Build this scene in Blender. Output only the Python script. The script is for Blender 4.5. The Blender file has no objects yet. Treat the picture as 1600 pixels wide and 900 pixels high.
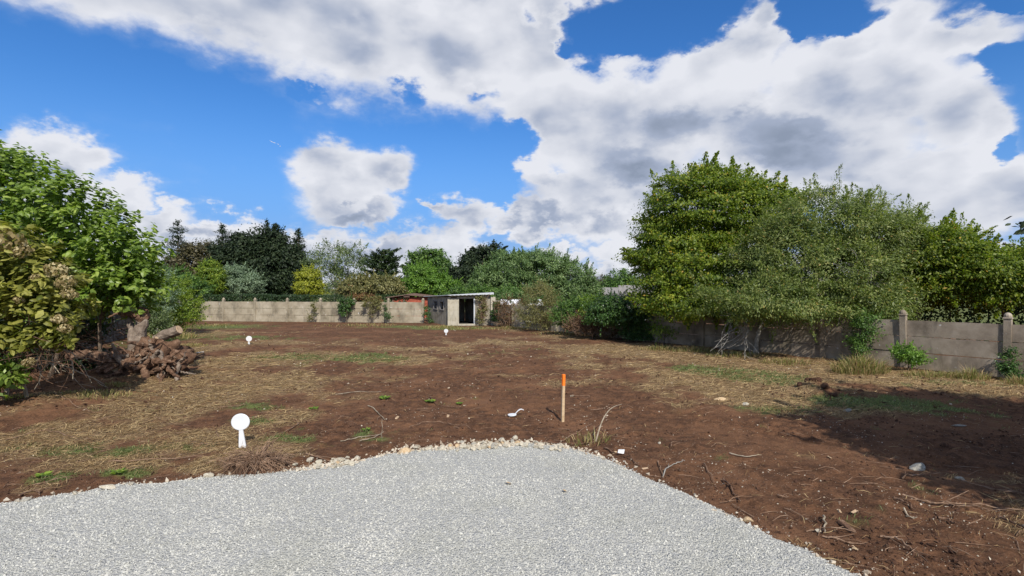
import bpy, math, random
import numpy as np
from mathutils import Vector, noise as mnoise
random.seed(7); RNG = np.random.default_rng(7)
SC = bpy.context.scene
COL = SC.collection
R = math.radians

# ------------------------------------------------------------------ camera
CAMZ, HOR, FPX = 2.5, 449.0, 800.0
cam = bpy.data.objects.new('camera', bpy.data.cameras.new('camera'))
COL.objects.link(cam); SC.camera = cam
cam.location = (0, 0, CAMZ); cam.rotation_euler = (R(90), 0, 0)
cam.data.sensor_width = 36; cam.data.lens = 18
cam.data.clip_start = 0.05; cam.data.clip_end = 6000
SC.view_settings.view_transform = 'Standard'; SC.view_settings.look = 'None'
SC.view_settings.exposure = 0.28; SC.view_settings.gamma = 1.0
SC.view_settings.use_curve_mapping = False
SC.cycles.max_bounces = 6; SC.cycles.transparent_max_bounces = 4

# ------------------------------------------------------------------ sun
SUN_AZ, SUN_EL = 163.0, 41.0          # azimuth clockwise from +Y
sd = Vector((math.sin(R(SUN_AZ))*math.cos(R(SUN_EL)), math.cos(R(SUN_AZ))*math.cos(R(SUN_EL)), math.sin(R(SUN_EL))))
sun = bpy.data.objects.new('sun', bpy.data.lights.new('sun', 'SUN'))
COL.objects.link(sun); sun.data.energy = 4.4; sun.data.angle = R(0.55); sun.data.color = (1.0, .95, .87)
sun.rotation_euler = (-sd).to_track_quat('-Z', 'Y').to_euler(); sun.location = (8, -20, 30)

# ------------------------------------------------------------------ node helpers
def N(nt, t, **kw):
    n = nt.nodes.new(t)
    for k, v in kw.items():
        if k == 'inp':
            for i, x in v.items():
                if isinstance(x, bpy.types.NodeSocket): nt.links.new(x, n.inputs[i])
                else: n.inputs[i].default_value = x
        else: setattr(n, k, v)
    return n
def M_(nt, op, a, b=None, c=None, clamp=False):
    n = nt.nodes.new('ShaderNodeMath'); n.operation = op; n.use_clamp = clamp
    for i, x in enumerate((a, b, c)):
        if x is None: continue
        if isinstance(x, bpy.types.NodeSocket): nt.links.new(x, n.inputs[i])
        else: n.inputs[i].default_value = x
    return n.outputs[0]
def V_(nt, op, a, b=None, out=0):
    n = nt.nodes.new('ShaderNodeVectorMath'); n.operation = op
    for i, x in enumerate((a, b)):
        if x is None: continue
        if isinstance(x, bpy.types.NodeSocket): nt.links.new(x, n.inputs[i])
        else: n.inputs[i].default_value = x
    return n.outputs[out]
def SS(nt, x, a, b, lo=0., hi=1.):
    n = nt.nodes.new('ShaderNodeMapRange'); n.interpolation_type = 'SMOOTHSTEP'
    nt.links.new(x, n.inputs[0])
    for i, v in ((1, a), (2, b), (3, lo), (4, hi)): n.inputs[i].default_value = v
    return n.outputs[0]
def MIX(nt, f, a, b, mode='MIX'):
    n = nt.nodes.new('ShaderNodeMix'); n.data_type = 'RGBA'; n.blend_type = mode; n.clamp_factor = True
    for i, x in ((0, f), (6, a), (7, b)):
        if isinstance(x, bpy.types.NodeSocket): nt.links.new(x, n.inputs[i])
        else: n.inputs[i].default_value = x if i == 0 or len(x) == 4 else (*x, 1)
    return n.outputs[2]
def NOISE(nt, vec, scale, detail=4, rough=.5, out=0, dist=0.):
    n = nt.nodes.new('ShaderNodeTexNoise'); n.inputs['Scale'].default_value = scale
    n.inputs['Detail'].default_value = detail; n.inputs['Roughness'].default_value = rough
    n.inputs['Distortion'].default_value = dist
    if vec is not None: nt.links.new(vec, n.inputs['Vector'])
    return n.outputs[out]

# ------------------------------------------------------------------ world: blue sky with cumulus
def build_world():
    w = bpy.data.worlds.new('World'); SC.world = w; w.use_nodes = True
    nt = w.node_tree; nt.nodes.clear()
    out = N(nt, 'ShaderNodeOutputWorld'); bg = N(nt, 'ShaderNodeBackground'); bg.inputs[1].default_value = 0.086
    nt.links.new(bg.outputs[0], out.inputs[0])
    sky = N(nt, 'ShaderNodeTexSky', sky_type='NISHITA', sun_disc=False, sun_elevation=R(SUN_EL), sun_rotation=R(SUN_AZ))
    sky.air_density = 1.1; sky.dust_density = .35; sky.ozone_density = 2.2
    tint = MIX(nt, 1.0, sky.outputs[0], (.70, .93, 1.30), 'MULTIPLY')
    hs = N(nt, 'ShaderNodeHueSaturation', inp={0: .5, 1: 1.12, 2: 1.04, 3: 1.0, 4: tint})
    tc = N(nt, 'ShaderNodeTexCoord').outputs['Generated']
    d = V_(nt, 'NORMALIZE', tc)
    sep = N(nt, 'ShaderNodeSeparateXYZ', inp={0: d})
    x, y, z = sep.outputs
    ys = M_(nt, 'MAXIMUM', y, .08)
    u = M_(nt, 'DIVIDE', x, ys); v = M_(nt, 'DIVIDE', z, ys)
    # cloud noise on the direction vector, flattened towards the horizon
    zc = M_(nt, 'MULTIPLY', z, 1.7)
    dv = N(nt, 'ShaderNodeCombineXYZ', inp={0: x, 1: y, 2: zc}).outputs[0]
    warp = NOISE(nt, dv, 5.0, 5, .55, out=1)
    wv = V_(nt, 'SUBTRACT', warp, (.5, .5, .5))
    wsc = N(nt, 'ShaderNodeVectorMath', operation='SCALE'); nt.links.new(wv, wsc.inputs[0]); wsc.inputs['Scale'].default_value = .17
    uv = N(nt, 'ShaderNodeCombineXYZ', inp={0: u, 1: v, 2: 0.}).outputs[0]
    uvw = V_(nt, 'ADD', uv, wsc.outputs[0])
    wfine = NOISE(nt, dv, 22.0, 6, .62, out=1)
    wf = V_(nt, 'SUBTRACT', wfine, (.5, .5, .5))
    wfs = N(nt, 'ShaderNodeVectorMath', operation='SCALE'); nt.links.new(wf, wfs.inputs[0]); wfs.inputs['Scale'].default_value = .075
    uvw = V_(nt, 'ADD', uvw, wfs.outputs[0])
    uvw = V_(nt, 'MULTIPLY', uvw, (1, 1, 0))
    def blob(px, py, rx, ry, rot=0., amp=1.0, src=None):
        m = N(nt, 'ShaderNodeMapping', vector_type='TEXTURE')
        nt.links.new(src or uvw, m.inputs[0])
        m.inputs['Location'].default_value = ((px-800)/FPX, (HOR-py)/FPX, 0)
        m.inputs['Rotation'].default_value = (0, 0, R(rot))
        m.inputs['Scale'].default_value = (rx/FPX*1.5, ry/FPX*1.5, 1)
        g = N(nt, 'ShaderNodeTexGradient', gradient_type='SPHERICAL'); nt.links.new(m.outputs[0], g.inputs[0])
        return M_(nt, 'MULTIPLY', g.outputs['Fac'], amp) if amp != 1.0 else g.outputs['Fac']
    def field(lst, k=.12):
        f = None
        for b in lst:
            o = blob(*b)
            f = o if f is None else M_(nt, 'SMOOTH_MAX', f, o, k)
        return f
    clouds = [
        (150,-70,230,105,-17), (340,-10,260,105,-17), (560,50,250,105,-12), (740,90,170,100,-8), (700,-30,300,120),
        (850,60,75,150), (880,170,110,110),
        (965,165,110,78), (1060,170,110,85), (1130,120,110,80), (1180,70,75,60,35), (1190,20,30,45),
        (1290,130,120,92), (1330,70,70,45,30), (1400,40,70,75), (1480,50,120,38,8), (1390,120,120,90),
        (1500,170,90,82), (1560,190,45,60), (1250,220,260,85), (1480,260,130,55,14),
        (990,250,150,85), (900,300,95,52), (860,280,62,30), (1100,310,220,60), (1350,300,220,60),
        (1510,330,180,62,10), (1600,300,90,60), (870,335,95,30), (960,330,100,45),
        (512,262,66,44), (585,272,62,42), (540,305,92,48), (500,290,45,50), (560,335,90,22), (610,290,40,35),
        (95,236,60,30), (45,252,80,42), (140,250,50,28), (85,290,90,45), (210,296,52,20), (160,310,80,30), (240,330,60,22),
        (723,338,42,26), (735,362,30,34), (690,330,22,12), (800,345,55,20), (715,395,40,30),
        (300,352,120,20), (130,360,160,30), (430,372,180,24), (560,385,200,26), (640,400,200,22),
        (880,385,55,18), (965,392,48,24), (990,375,30,22), (930,420,160,18), (430,400,420,26),
        (300,415,560,30), (900,430,700,24), (1300,420,500,40), (430,216,2,1),
    ]
    holes = [
        (935,35,50,45,0,1.1), (1010,25,70,50,0,1.1), (1080,20,55,42,20,1.1), (975,62,60,20,0,1.), (893,70,18,18,0,1.),
        (1255,12,40,34,0,1.1), (1305,10,60,26,0,1.1), (1246,50,12,16), (1575,88,42,26,0,1.), (1590,5,60,8,0,.9),
        (1595,232,14,24), (635,150,22,20,0,.55), (765,150,22,16,0,.45), (846,34,16,22,0,.6), (470,145,40,8,-20,.4),
        (820,230,30,26,0,.9), (780,270,22,60,0,1.), (400,300,30,30,0,.6),
    ]
    F = field(clouds); H = field(holes)
    n1 = NOISE(nt, dv, 7.0, 8, .52, dist=.3)
    n2 = NOISE(nt, dv, 30.0, 6, .6)
    puff = N(nt, 'ShaderNodeTexVoronoi', feature='SMOOTH_F1', inp={'Scale': 20.0}); nt.links.new(V_(nt, 'ADD', dv, wsc.outputs[0]), puff.inputs['Vector'])
    pf = M_(nt, 'SUBTRACT', .45, puff.outputs['Distance'])
    D = M_(nt, 'ADD', F, M_(nt, 'MULTIPLY', M_(nt, 'SUBTRACT', n1, .5), .40))
    D = M_(nt, 'ADD', D, M_(nt, 'MULTIPLY', M_(nt, 'SUBTRACT', n2, .5), .11))
    D = M_(nt, 'ADD', D, M_(nt, 'MULTIPLY', pf, .18))
    D = M_(nt, 'SUBTRACT', D, M_(nt, 'MULTIPLY', H, .95))
    # the rest of the sky: the same cumulus at even cover
    gz = M_(nt, 'ADD', M_(nt, 'ABSOLUTE', z), .22)
    gp = N(nt, 'ShaderNodeCombineXYZ', inp={0: M_(nt, 'DIVIDE', x, gz), 1: M_(nt, 'DIVIDE', y, gz), 2: 0.}).outputs[0]
    g1 = NOISE(nt, gp, 1.6, 9, .55)
    G = M_(nt, 'MULTIPLY', M_(nt, 'SUBTRACT', g1, .36), 2.2)
    wfr = M_(nt, 'MULTIPLY', SS(nt, M_(nt, 'ABSOLUTE', u), 1.15, 1.9, 1, 0), SS(nt, v, .62, 1.1, 1, 0))
    wfr = M_(nt, 'MULTIPLY', wfr, SS(nt, y, .15, .4))
    Df = N(nt, 'ShaderNodeMix', data_type='FLOAT', inp={0: wfr, 2: G, 3: D}).outputs[0]
    alpha = SS(nt, Df, .20, .50)
    # body shade: thick parts grey below, bright billows on the sunward side
    grey = [
        (1140,195,200,42,8,1.), (1050,215,110,40,0,.9), (1250,195,150,30,12,.8), (1010,262,130,26,5,.75), (1250,275,200,26,6,.7), (1190,245,130,30,0,.75),
        (1420,240,130,28,12,.6), (1540,130,60,25,0,.3), (940,330,110,28,0,.6), (850,345,60,22,0,.7), (560,348,120,34,0,.75), (520,325,80,36,0,.35),
        (640,10,260,40,0,.45), (520,90,170,34,-12,.4), (700,110,150,40,0,.35), (300,30,200,30,-17,.35), (560,120,90,20,-15,.45), (850,20,60,60,0,.35), (1000,130,50,50,0,.3),
        (90,275,90,18,0,.55), (210,318,70,14,0,.5), (300,345,160,14,0,.6), (660,375,120,12,0,.35), (560,372,140,12,0,.6), (800,352,45,10,0,.5), (1500,210,90,22,0,.35),
        (930,425,100,8,0,.5), (1350,60,90,30,0,.15), (1560,280,120,24,15,.35), (1250,150,120,26,10,.35),
    ]
    GR = field(grey, .2)
    nlow = NOISE(nt, dv, 6.0, 3, .45)
    # relief: difference of the billow noise towards the sun side (up, right)
    def off(v_, o): return V_(nt, 'ADD', v_, o)
    b0 = NOISE(nt, dv, 5.5, 4, .42); b1 = NOISE(nt, off(dv, (.02, 0, .05)), 5.5, 4, .42)
    rel = M_(nt, 'SUBTRACT', b0, b1)
    thick = SS(nt, Df, .42, .85)
    gsh = M_(nt, 'ADD', M_(nt, 'MULTIPLY', GR, 1.0), M_(nt, 'MULTIPLY', M_(nt, 'SUBTRACT', nlow, .5), .34))
    gsh = M_(nt, 'MULTIPLY', gsh, M_(nt, 'ADD', M_(nt, 'MULTIPLY', thick, .55), .45))
    ggen = M_(nt, 'MULTIPLY', SS(nt, g1, .5, .75), .55)
    gsh = N(nt, 'ShaderNodeMix', data_type='FLOAT', inp={0: wfr, 2: ggen, 3: gsh}).outputs[0]
    gsh = M_(nt, 'SUBTRACT', gsh, M_(nt, 'MULTIPLY', rel, 1.9))
    gsh = M_(nt, 'SUBTRACT', gsh, M_(nt, 'MULTIPLY', pf, .42))
    gsh = M_(nt, 'ADD', gsh, .0)
    gsh = M_(nt, 'ADD', gsh, M_(nt, 'MULTIPLY', thick, .17), clamp=True)
    ramp = N(nt, 'ShaderNodeValToRGB'); nt.links.new(gsh, ramp.inputs[0])
    cr = ramp.color_ramp; cr.elements[0].color = (7.7, 7.85, 8.4, 1); cr.elements[1].position = 1.; cr.elements[1].color = (2.6, 3.1, 4.1, 1)
    e = cr.elements.new(.28); e.color = (6.4, 6.65, 7.35, 1)
    e = cr.elements.new(.62); e.color = (3.7, 4.25, 5.5, 1)
    haze = SS(nt, z, .0, .34, .95, 0.)
    skyc = MIX(nt, haze, hs.outputs[0], (1.6, 3.5, 7.6))
    haze2 = SS(nt, z, .0, .14, .5, 0.)
    skyc = MIX(nt, haze2, skyc, (4.6, 5.9, 7.8))
    veil = M_(nt, 'MULTIPLY', SS(nt, Df, .05, .34), .16)
    skyc = MIX(nt, veil, skyc, (6.0, 6.8, 8.0))
    col = MIX(nt, M_(nt, 'MULTIPLY', alpha, .985), skyc, ramp.outputs[0])
    # below the horizon: plain earth-coloured bounce
    col = MIX(nt, SS(nt, z, -.03, -.005, 1, 0), col, (1.2, 1.1, .9))
    nt.links.new(col, bg.inputs[0])
    w.cycles.sampling_method = 'MANUAL'; w.cycles.sample_map_resolution = 256
build_world()

# ------------------------------------------------------------------ geometry helpers
def G(px, py, z=0.):
    Y = (CAMZ-z)*FPX/(py-HOR); return np.array([(px-800)/FPX*Y, Y, z])
def P(px, py, Y): return np.array([(px-800)/FPX*Y, Y, CAMZ+(HOR-py)/FPX*Y])
def tag(o, label=None, cat=None, group=None, kind=None):
    for k, v in (('label', label), ('category', cat), ('group', group), ('kind', kind)):
        if v: o[k] = v
    return o
def empty(name, loc, label, cat, group=None, rz=0.):
    o = bpy.data.objects.new(name, None); COL.objects.link(o); o.empty_display_size = .2
    o.location = loc; o.rotation_euler = (0, 0, rz); return tag(o, label, cat, group)
def np_mesh(name, V, Fq, mat, attrs=None, smooth=False, uvs=None):
    """V (n,3), Fq (m,k) int with constant k, or a list of such arrays"""
    Fs = Fq if isinstance(Fq, list) else [Fq]
    Fs = [np.asarray(f, dtype=np.int32) for f in Fs if len(f)]
    me = bpy.data.meshes.new(name)
    V = np.asarray(V, dtype=np.float32)
    me.vertices.add(len(V)); me.vertices.foreach_set('co', V.ravel())
    li = np.concatenate([f.ravel() for f in Fs]); nl = len(li)
    tot = np.concatenate([np.full(len(f), f.shape[1], dtype=np.int32) for f in Fs])
    st = np.concatenate([[0], np.cumsum(tot)[:-1]]).astype(np.int32)
    me.loops.add(nl); me.loops.foreach_set('vertex_index', li)
    me.polygons.add(len(tot)); me.polygons.foreach_set('loop_start', st)
    try: me.polygons.foreach_set('loop_total', tot)
    except Exception: pass
    me.update(calc_edges=True)
    me.polygons.foreach_set('use_smooth', np.full(len(tot), bool(smooth), dtype=bool))
    for k, a in (attrs or {}).items():
        at = me.attributes.new(k, 'FLOAT', 'POINT'); at.data.foreach_set('value', np.asarray(a, dtype=np.float32))
    if mat: me.materials.append(mat)
    me.validate(); return me
def add(name, me, parent=None, loc=None, rot=None, scale=None):
    o = bpy.data.objects.new(name, me); COL.objects.link(o)
    if parent: o.parent = parent
    if loc is not None: o.location = tuple(loc)
    if rot is not None: o.rotation_euler = rot
    if scale is not None: o.scale = scale if hasattr(scale, '__len__') else (scale,)*3
    return o
class MB:                                              # collects shapes for ONE mesh
    def __init__(s): s.v = []; s.f = {}; s.n = 0; s.a = []
    def put(s, V, F, a=.5):
        V = np.asarray(V, float); F = np.asarray(F, int)
        s.v.append(V); s.f.setdefault(F.shape[1], []).append(F+s.n); s.n += len(V)
        s.a.append(np.full(len(V), a) if np.isscalar(a) else np.asarray(a))
    def box(s, c, size, rz=0., bev=0., jit=0.):
        hx, hy, hz = np.array(size)/2
        if bev <= 0:
            V = np.array([[a*hx, b*hy, e*hz] for e in (-1, 1) for a, b in ((-1,-1),(1,-1),(1,1),(-1,1))])
            F = [[3,2,1,0],[4,5,6,7],[0,1,5,4],[1,2,6,5],[2,3,7,6],[3,0,4,7]]
        else:
            b_ = bev; V = []; 
            for (e, inset) in ((-hz, b_), (-hz+b_, 0), (hz-b_, 0), (hz, b_)):
                for a, b in ((-1,-1),(1,-1),(1,1),(-1,1)): V.append([a*(hx-inset), b*(hy-inset), e])
            V = np.array(V); F = [[3,2,1,0],[12,13,14,15]]
            for k in range(3):
                for i in range(4): F.append([4*k+i, 4*k+(i+1)%4, 4*k+4+(i+1)%4, 4*k+4+i])
        if jit: V = V+RNG.normal(0, jit, V.shape)
        c_, s_ = math.cos(rz), math.sin(rz)
        V = V@np.array([[c_, s_, 0], [-s_, c_, 0], [0, 0, 1]])+np.asarray(c, float)
        s.put(V, F)
    def tube(s, pts, rad, n=6, cap=True, a=.5, wob=0.):
        pts = np.asarray(pts, float); m = len(pts); rad = np.broadcast_to(np.asarray(rad, float), (m,))
        T = np.gradient(pts, axis=0); T /= np.linalg.norm(T, axis=1)[:, None]+1e-9
        ref = np.array([0, 0, 1.]) if abs(T[0][2]) < .9 else np.array([1., 0, 0])
        V = []
        for i in range(m):
            A = np.cross(T[i], ref); A /= np.linalg.norm(A)+1e-9; B = np.cross(T[i], A)
            ref = np.cross(A, T[i]) if True else ref
            ang = np.arange(n)/n*2*math.pi
            r = rad[i]*(1+(RNG.uniform(-wob, wob, n) if wob else 0))
            V.append(pts[i]+np.outer(np.cos(ang)*r, A)+np.outer(np.sin(ang)*r, B))
        V = np.concatenate(V); F = []
        for i in range(m-1):
            for k in range(n): F.append([i*n+k, i*n+(k+1)%n, (i+1)*n+(k+1)%n, (i+1)*n+k])
        s.put(V, F, a)
        if cap:
            for i, o in ((0, 1), (m-1, -1)):
                c = np.vstack([V[i*n:(i+1)*n], pts[i]]); 
                s.put(c, [[k, (k+1) % n, n][::-1*o] for k in range(n)], a)
    def mesh(s, name, mat, smooth=False):
        return np_mesh(name, np.concatenate(s.v), [np.concatenate(x) for x in s.f.values()], mat, {'rnd': np.concatenate(s.a)}, smooth)
def fbm(x, y, sc=1., oc=5, seed=0, gain=.5):
    x = np.asarray(x, float)/sc; y = np.asarray(y, float)/sc; t = 0; a = 1.; tot = 0
    tab = np.random.default_rng(seed+99).random((256, 256))
    for o in range(oc):
        xi = np.floor(x).astype(int); yi = np.floor(y).astype(int); fx = x-xi; fy = y-yi
        fx = fx*fx*(3-2*fx); fy = fy*fy*(3-2*fy); g = lambda i, j: tab[(xi+i) & 255, (yi+j) & 255]
        t = t+a*((g(0,0)*(1-fx)+g(1,0)*fx)*(1-fy)+(g(0,1)*(1-fx)+g(1,1)*fx)*fy); tot += a; a *= gain
        x = x*2.03+17.3; y = y*2.03+5.1
    return t/tot
def sstep(x, a, b): t = np.clip((x-a)/(b-a), 0, 1); return t*t*(3-2*t)

# ------------------------------------------------------------------ materials
def new_mat(name):
    m = bpy.data.materials.new(name); m.use_nodes = True; nt = m.node_tree; nt.nodes.clear()
    out = N(nt, 'ShaderNodeOutputMaterial'); b = N(nt, 'ShaderNodeBsdfPrincipled')
    nt.links.new(b.outputs[0], out.inputs[0]); return m, nt, b, out
def bump(nt, b, h, dist=.02, strength=1.):
    n = N(nt, 'ShaderNodeBump', inp={'Strength': strength, 'Distance': dist}); nt.links.new(h, n.inputs['Height']); nt.links.new(n.outputs[0], b.inputs['Normal'])
def mottled(name, cols, scale=4., rough=.9, bmp=.01, bscale=None, spec=.2, coords='Object', detail=6, attr=None, spots=None, streak=0.):
    m, nt, b, out = new_mat(name)
    tc = N(nt, 'ShaderNodeNewGeometry').outputs['Position'] if coords == 'World' else N(nt, 'ShaderNodeTexCoord').outputs[coords]
    if coords == 'World': pass
    n = NOISE(nt, tc, scale, detail, .62)
    r = N(nt, 'ShaderNodeValToRGB'); e = r.color_ramp
    k = len(cols)
    for i, c in enumerate(cols):
        pos = .3+.4*i/(k-1) if k > 1 else .5
        if i < 2: el = e.elements[i]; el.position = pos
        else: el = e.elements.new(pos)
        el.color = (*c, 1)
    src = n
    if attr:
        a = N(nt, 'ShaderNodeAttribute', attribute_name='rnd').outputs['Fac']
        src = M_(nt, 'ADD', M_(nt, 'MULTIPLY', n, 1-attr), M_(nt, 'MULTIPLY', M_(nt, 'ADD', M_(nt, 'MULTIPLY', a, .6), .2), attr))
    nt.links.new(src, r.inputs[0]); c = r.outputs[0]
    if spots:                                  # (colour, scale, threshold)
        sn = NOISE(nt, tc, spots[1], 3, .5)
        c = MIX(nt, SS(nt, sn, spots[2], spots[2]+.05), c, spots[0])
    if streak:                                 # rain streaks and damp stains running down the face
        mp = N(nt, 'ShaderNodeMapping', inp={0: tc}); mp.inputs['Scale'].default_value = (1.7, 1.7, .55)
        sn = NOISE(nt, mp.outputs[0], 1.3, 5, .65); c = MIX(nt, M_(nt, 'MULTIPLY', SS(nt, sn, .50, .68), streak), c, (.055,.05,.04))
        c = MIX(nt, M_(nt, 'MULTIPLY', SS(nt, NOISE(nt, tc, .9, 5, .6), .55, .7), streak*.6), c, (.10,.115,.05))
    nt.links.new(c, b.inputs['Base Color']); b.inputs['Roughness'].default_value = rough
    b.inputs['Specular IOR Level'].default_value = spec
    if bmp: bump(nt, b, NOISE(nt, tc, bscale or scale*4, 6, .65), bmp)
    return m
def leaf_mat(name, dark, mid, light, trans=.35, rough=.5, spec=.35, odd=None):
    m, nt, b, out = new_mat(name)
    a = N(nt, 'ShaderNodeAttribute', attribute_name='rnd').outputs['Fac']
    oi = N(nt, 'ShaderNodeObjectInfo').outputs['Random']
    a2 = M_(nt, 'FRACT', M_(nt, 'ADD', a, M_(nt, 'MULTIPLY', oi, .999)))
    if True: a2 = a
    r = N(nt, 'ShaderNodeValToRGB', inp={0: a2}); e = r.color_ramp
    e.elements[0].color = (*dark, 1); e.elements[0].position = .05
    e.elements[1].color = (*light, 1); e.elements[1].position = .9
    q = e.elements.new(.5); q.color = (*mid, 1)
    if odd: q = e.elements.new(.96); q.color = (*light, 1); q = e.elements.new(.975); q.color = (*odd, 1)
    c = r.outputs[0]
    nt.links.new(c, b.inputs['Base Color']); b.inputs['Roughness'].default_value = rough
    b.inputs['Specular IOR Level'].default_value = spec
    t = N(nt, 'ShaderNodeBsdfTranslucent'); tcol = MIX(nt, 1., c, (1.5, 1.7, .7), 'MULTIPLY'); nt.links.new(tcol, t.inputs[0])
    mx = N(nt, 'ShaderNodeMixShader', inp={0: trans}); nt.links.new(b.outputs[0], mx.inputs[1]); nt.links.new(t.outputs[0], mx.inputs[2])
    nt.links.new(mx.outputs[0], out.inputs[0]); return m

MAT = {}
MAT['bark'] = mottled('bark', [(.055,.04,.028), (.14,.105,.075), (.24,.19,.14)], 9, .9, .02, 30)
MAT['bark_pale'] = mottled('bark_pale', [(.16,.13,.09), (.30,.25,.18), (.40,.34,.26)], 9, .85, .01, 30)
MAT['bark_grey'] = mottled('bark_grey', [(.13,.12,.10), (.25,.23,.20), (.36,.34,.30)], 9, .85, .01, 30)
MAT['dead_wood'] = mottled('dead_wood', [(.060,.032,.020), (.150,.085,.053), (.28,.185,.125)], 9, .95, .05, 18)
MAT['cut_wood'] = mottled('cut_wood', [(.30,.20,.12), (.45,.32,.2), (.5,.38,.26)], 10, .8, .005, 40)
MAT['clod'] = mottled('clod', [(.045,.023,.014), (.085,.043,.026), (.13,.075,.045)], 6, 1, .03, 20)
MAT['stump_bark'] = mottled('stump_bark', [(.10,.075,.055), (.20,.155,.12), (.32,.26,.205)], 5, .95, .022, 30)
MAT['stump_earth'] = mottled('stump_earth', [(.07,.038,.024), (.15,.085,.052), (.24,.15,.10)], 7, 1, .05, 22)
MAT['concrete'] = mottled('concrete', [(.15,.125,.085), (.31,.265,.19), (.42,.37,.28)], 1.1, .95, .006, 40, coords='World', spots=((.55,.53,.48), 6, .68), streak=.42)
MAT['concrete_old'] = mottled('concrete_old', [(.13,.105,.078), (.27,.22,.165), (.40,.34,.265)], 1.3, .95, .008, 40, coords='World', spots=((.48,.46,.42), 7, .69), streak=.42)
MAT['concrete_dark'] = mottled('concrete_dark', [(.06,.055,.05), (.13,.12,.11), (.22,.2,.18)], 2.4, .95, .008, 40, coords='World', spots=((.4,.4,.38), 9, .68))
MAT['plaster'] = mottled('plaster', [(.12,.10,.075), (.27,.24,.185), (.36,.32,.26)], 1.6, .95, .008, 25, streak=.6)
MAT['plaster_pale'] = mottled('plaster_pale', [(.30,.26,.19), (.42,.38,.30), (.48,.44,.36)], 2.2, .95, .005, 25, streak=.35)
MAT['dark_in'] = mottled('dark_in', [(.03,.028,.026), (.05,.045,.042)], 2, 1, 0)
MAT['zinc'] = mottled('zinc', [(.42,.44,.46), (.55,.57,.60)], 2, .5, 0, spec=.5)
MAT['brick_red'] = mottled('brick_red', [(.22,.05,.028), (.34,.085,.05), (.4,.12,.07)], 6, .9, .01)
MAT['roof_dark'] = mottled('roof_dark', [(.10,.06,.045), (.18,.12,.09)], 6, .9, .01)
MAT['slate'] = mottled('slate', [(.16,.15,.14), (.26,.24,.22)], 5, .8, .01)
MAT['white_paint'] = mottled('white_paint', [(.72,.72,.72), (.80,.80,.80)], 3, .6, 0)
MAT['white_plastic'] = mottled('white_plastic', [(.60,.61,.61), (.72,.73,.74)], 3, .35, 0, spec=.5)
MAT['stake_wood'] = mottled('stake_wood', [(.36,.25,.14), (.48,.35,.21), (.56,.43,.28)], 14, .8, .003, 50)
MAT['orange_paint'] = mottled('orange_paint', [(.85,.16,.015), (.92,.22,.03)], 12, .6, .002)
MAT['stone_pale'] = mottled('stone_pale', [(.30,.25,.17), (.47,.42,.32), (.60,.56,.47)], 9, .9, .008, 30)
MAT['stone_tan'] = mottled('stone_tan', [(.34,.22,.11), (.50,.36,.21), (.56,.46,.32)], 9, .9, .008, 30)
MAT['stone_grey'] = mottled('stone_grey', [(.19,.18,.15), (.32,.30,.25), (.44,.42,.36)], 9, .9, .008, 30)
MAT['chips'] = mottled('chips', [(.325,.325,.295), (.445,.44,.395), (.50,.49,.44), (.55,.535,.475)], 30, .85, 0, attr=.75)
MAT['pebble'] = mottled('pebble', [(.18,.12,.08), (.36,.29,.21), (.54,.48,.38)], 20, .85, 0, attr=.8)
MAT['straw'] = leaf_mat('straw', (.16,.095,.045), (.30,.20,.10), (.46,.34,.18), .15, .8, .1)
MAT['root'] = mottled('root', [(.11,.06,.035), (.20,.125,.08), (.32,.22,.15)], 12, .9, .005)
MAT['grass'] = leaf_mat('grass', (.06,.085,.025), (.12,.155,.05), (.24,.26,.10), .3)

# ------------------------------------------------------------------ ground
GR_OUT = [(-40,796),(0,790),(60,779),(100,773),(150,765),(200,757),(270,750),(330,745),(400,740),(450,735),(500,728),(560,720),(600,710),(640,704),(690,699),(760,695),(830,692),(880,698),(925,712),(965,727),(1000,742),(1040,760),(1085,778),(1130,799),(1170,820),(1210,842),(1250,860),(1290,880),(1335,903)]
gp = [G(a, b)[:2] for a, b in GR_OUT]
gp = [(-14, -6), (-14, 4.6), (-9, 5.5)]+[tuple(p) for p in gp]+[(3.25, 3.6), (3.8, 1), (4.4, -6)]
GP = np.array(gp)
def poly_sd(x, y, Pl):
    """signed distance, positive inside"""
    x = np.asarray(x, float); y = np.asarray(y, float); d = np.full(x.shape, 1e9); ins = np.zeros(x.shape, bool)
    n = len(Pl)
    for i in range(n):
        a = Pl[i]; b = Pl[(i+1) % n]; e = b-a
        t = np.clip(((x-a[0])*e[0]+(y-a[1])*e[1])/(e@e), 0, 1)
        d = np.minimum(d, np.hypot(x-a[0]-t*e[0], y-a[1]-t*e[1]))
        c = ((a[1] > y) != (b[1] > y)) & (x < (b[0]-a[0])*(y-a[1])/((b[1]-a[1])+1e-12)+a[0]); ins ^= c
    return np.where(ins, d, -d)
def gsd(x, y): return poly_sd(x, y, GP)+(fbm(x, y, .5, 3, 5)-.5)*.22
MOUNDS = [(G(1268,612), .20, .34), (G(1290,618), .14, .3), (G(1235,612), .07, .3), (G(1345,617), .07, .4),
          (G(400,731), .06, .40), (G(360,724), .05, .35), (G(235,592), .30, .8), (G(180,590), .2, .7), (G(50,640), .22, 1.2), (G(110,600), .2, 1.)]
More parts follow.
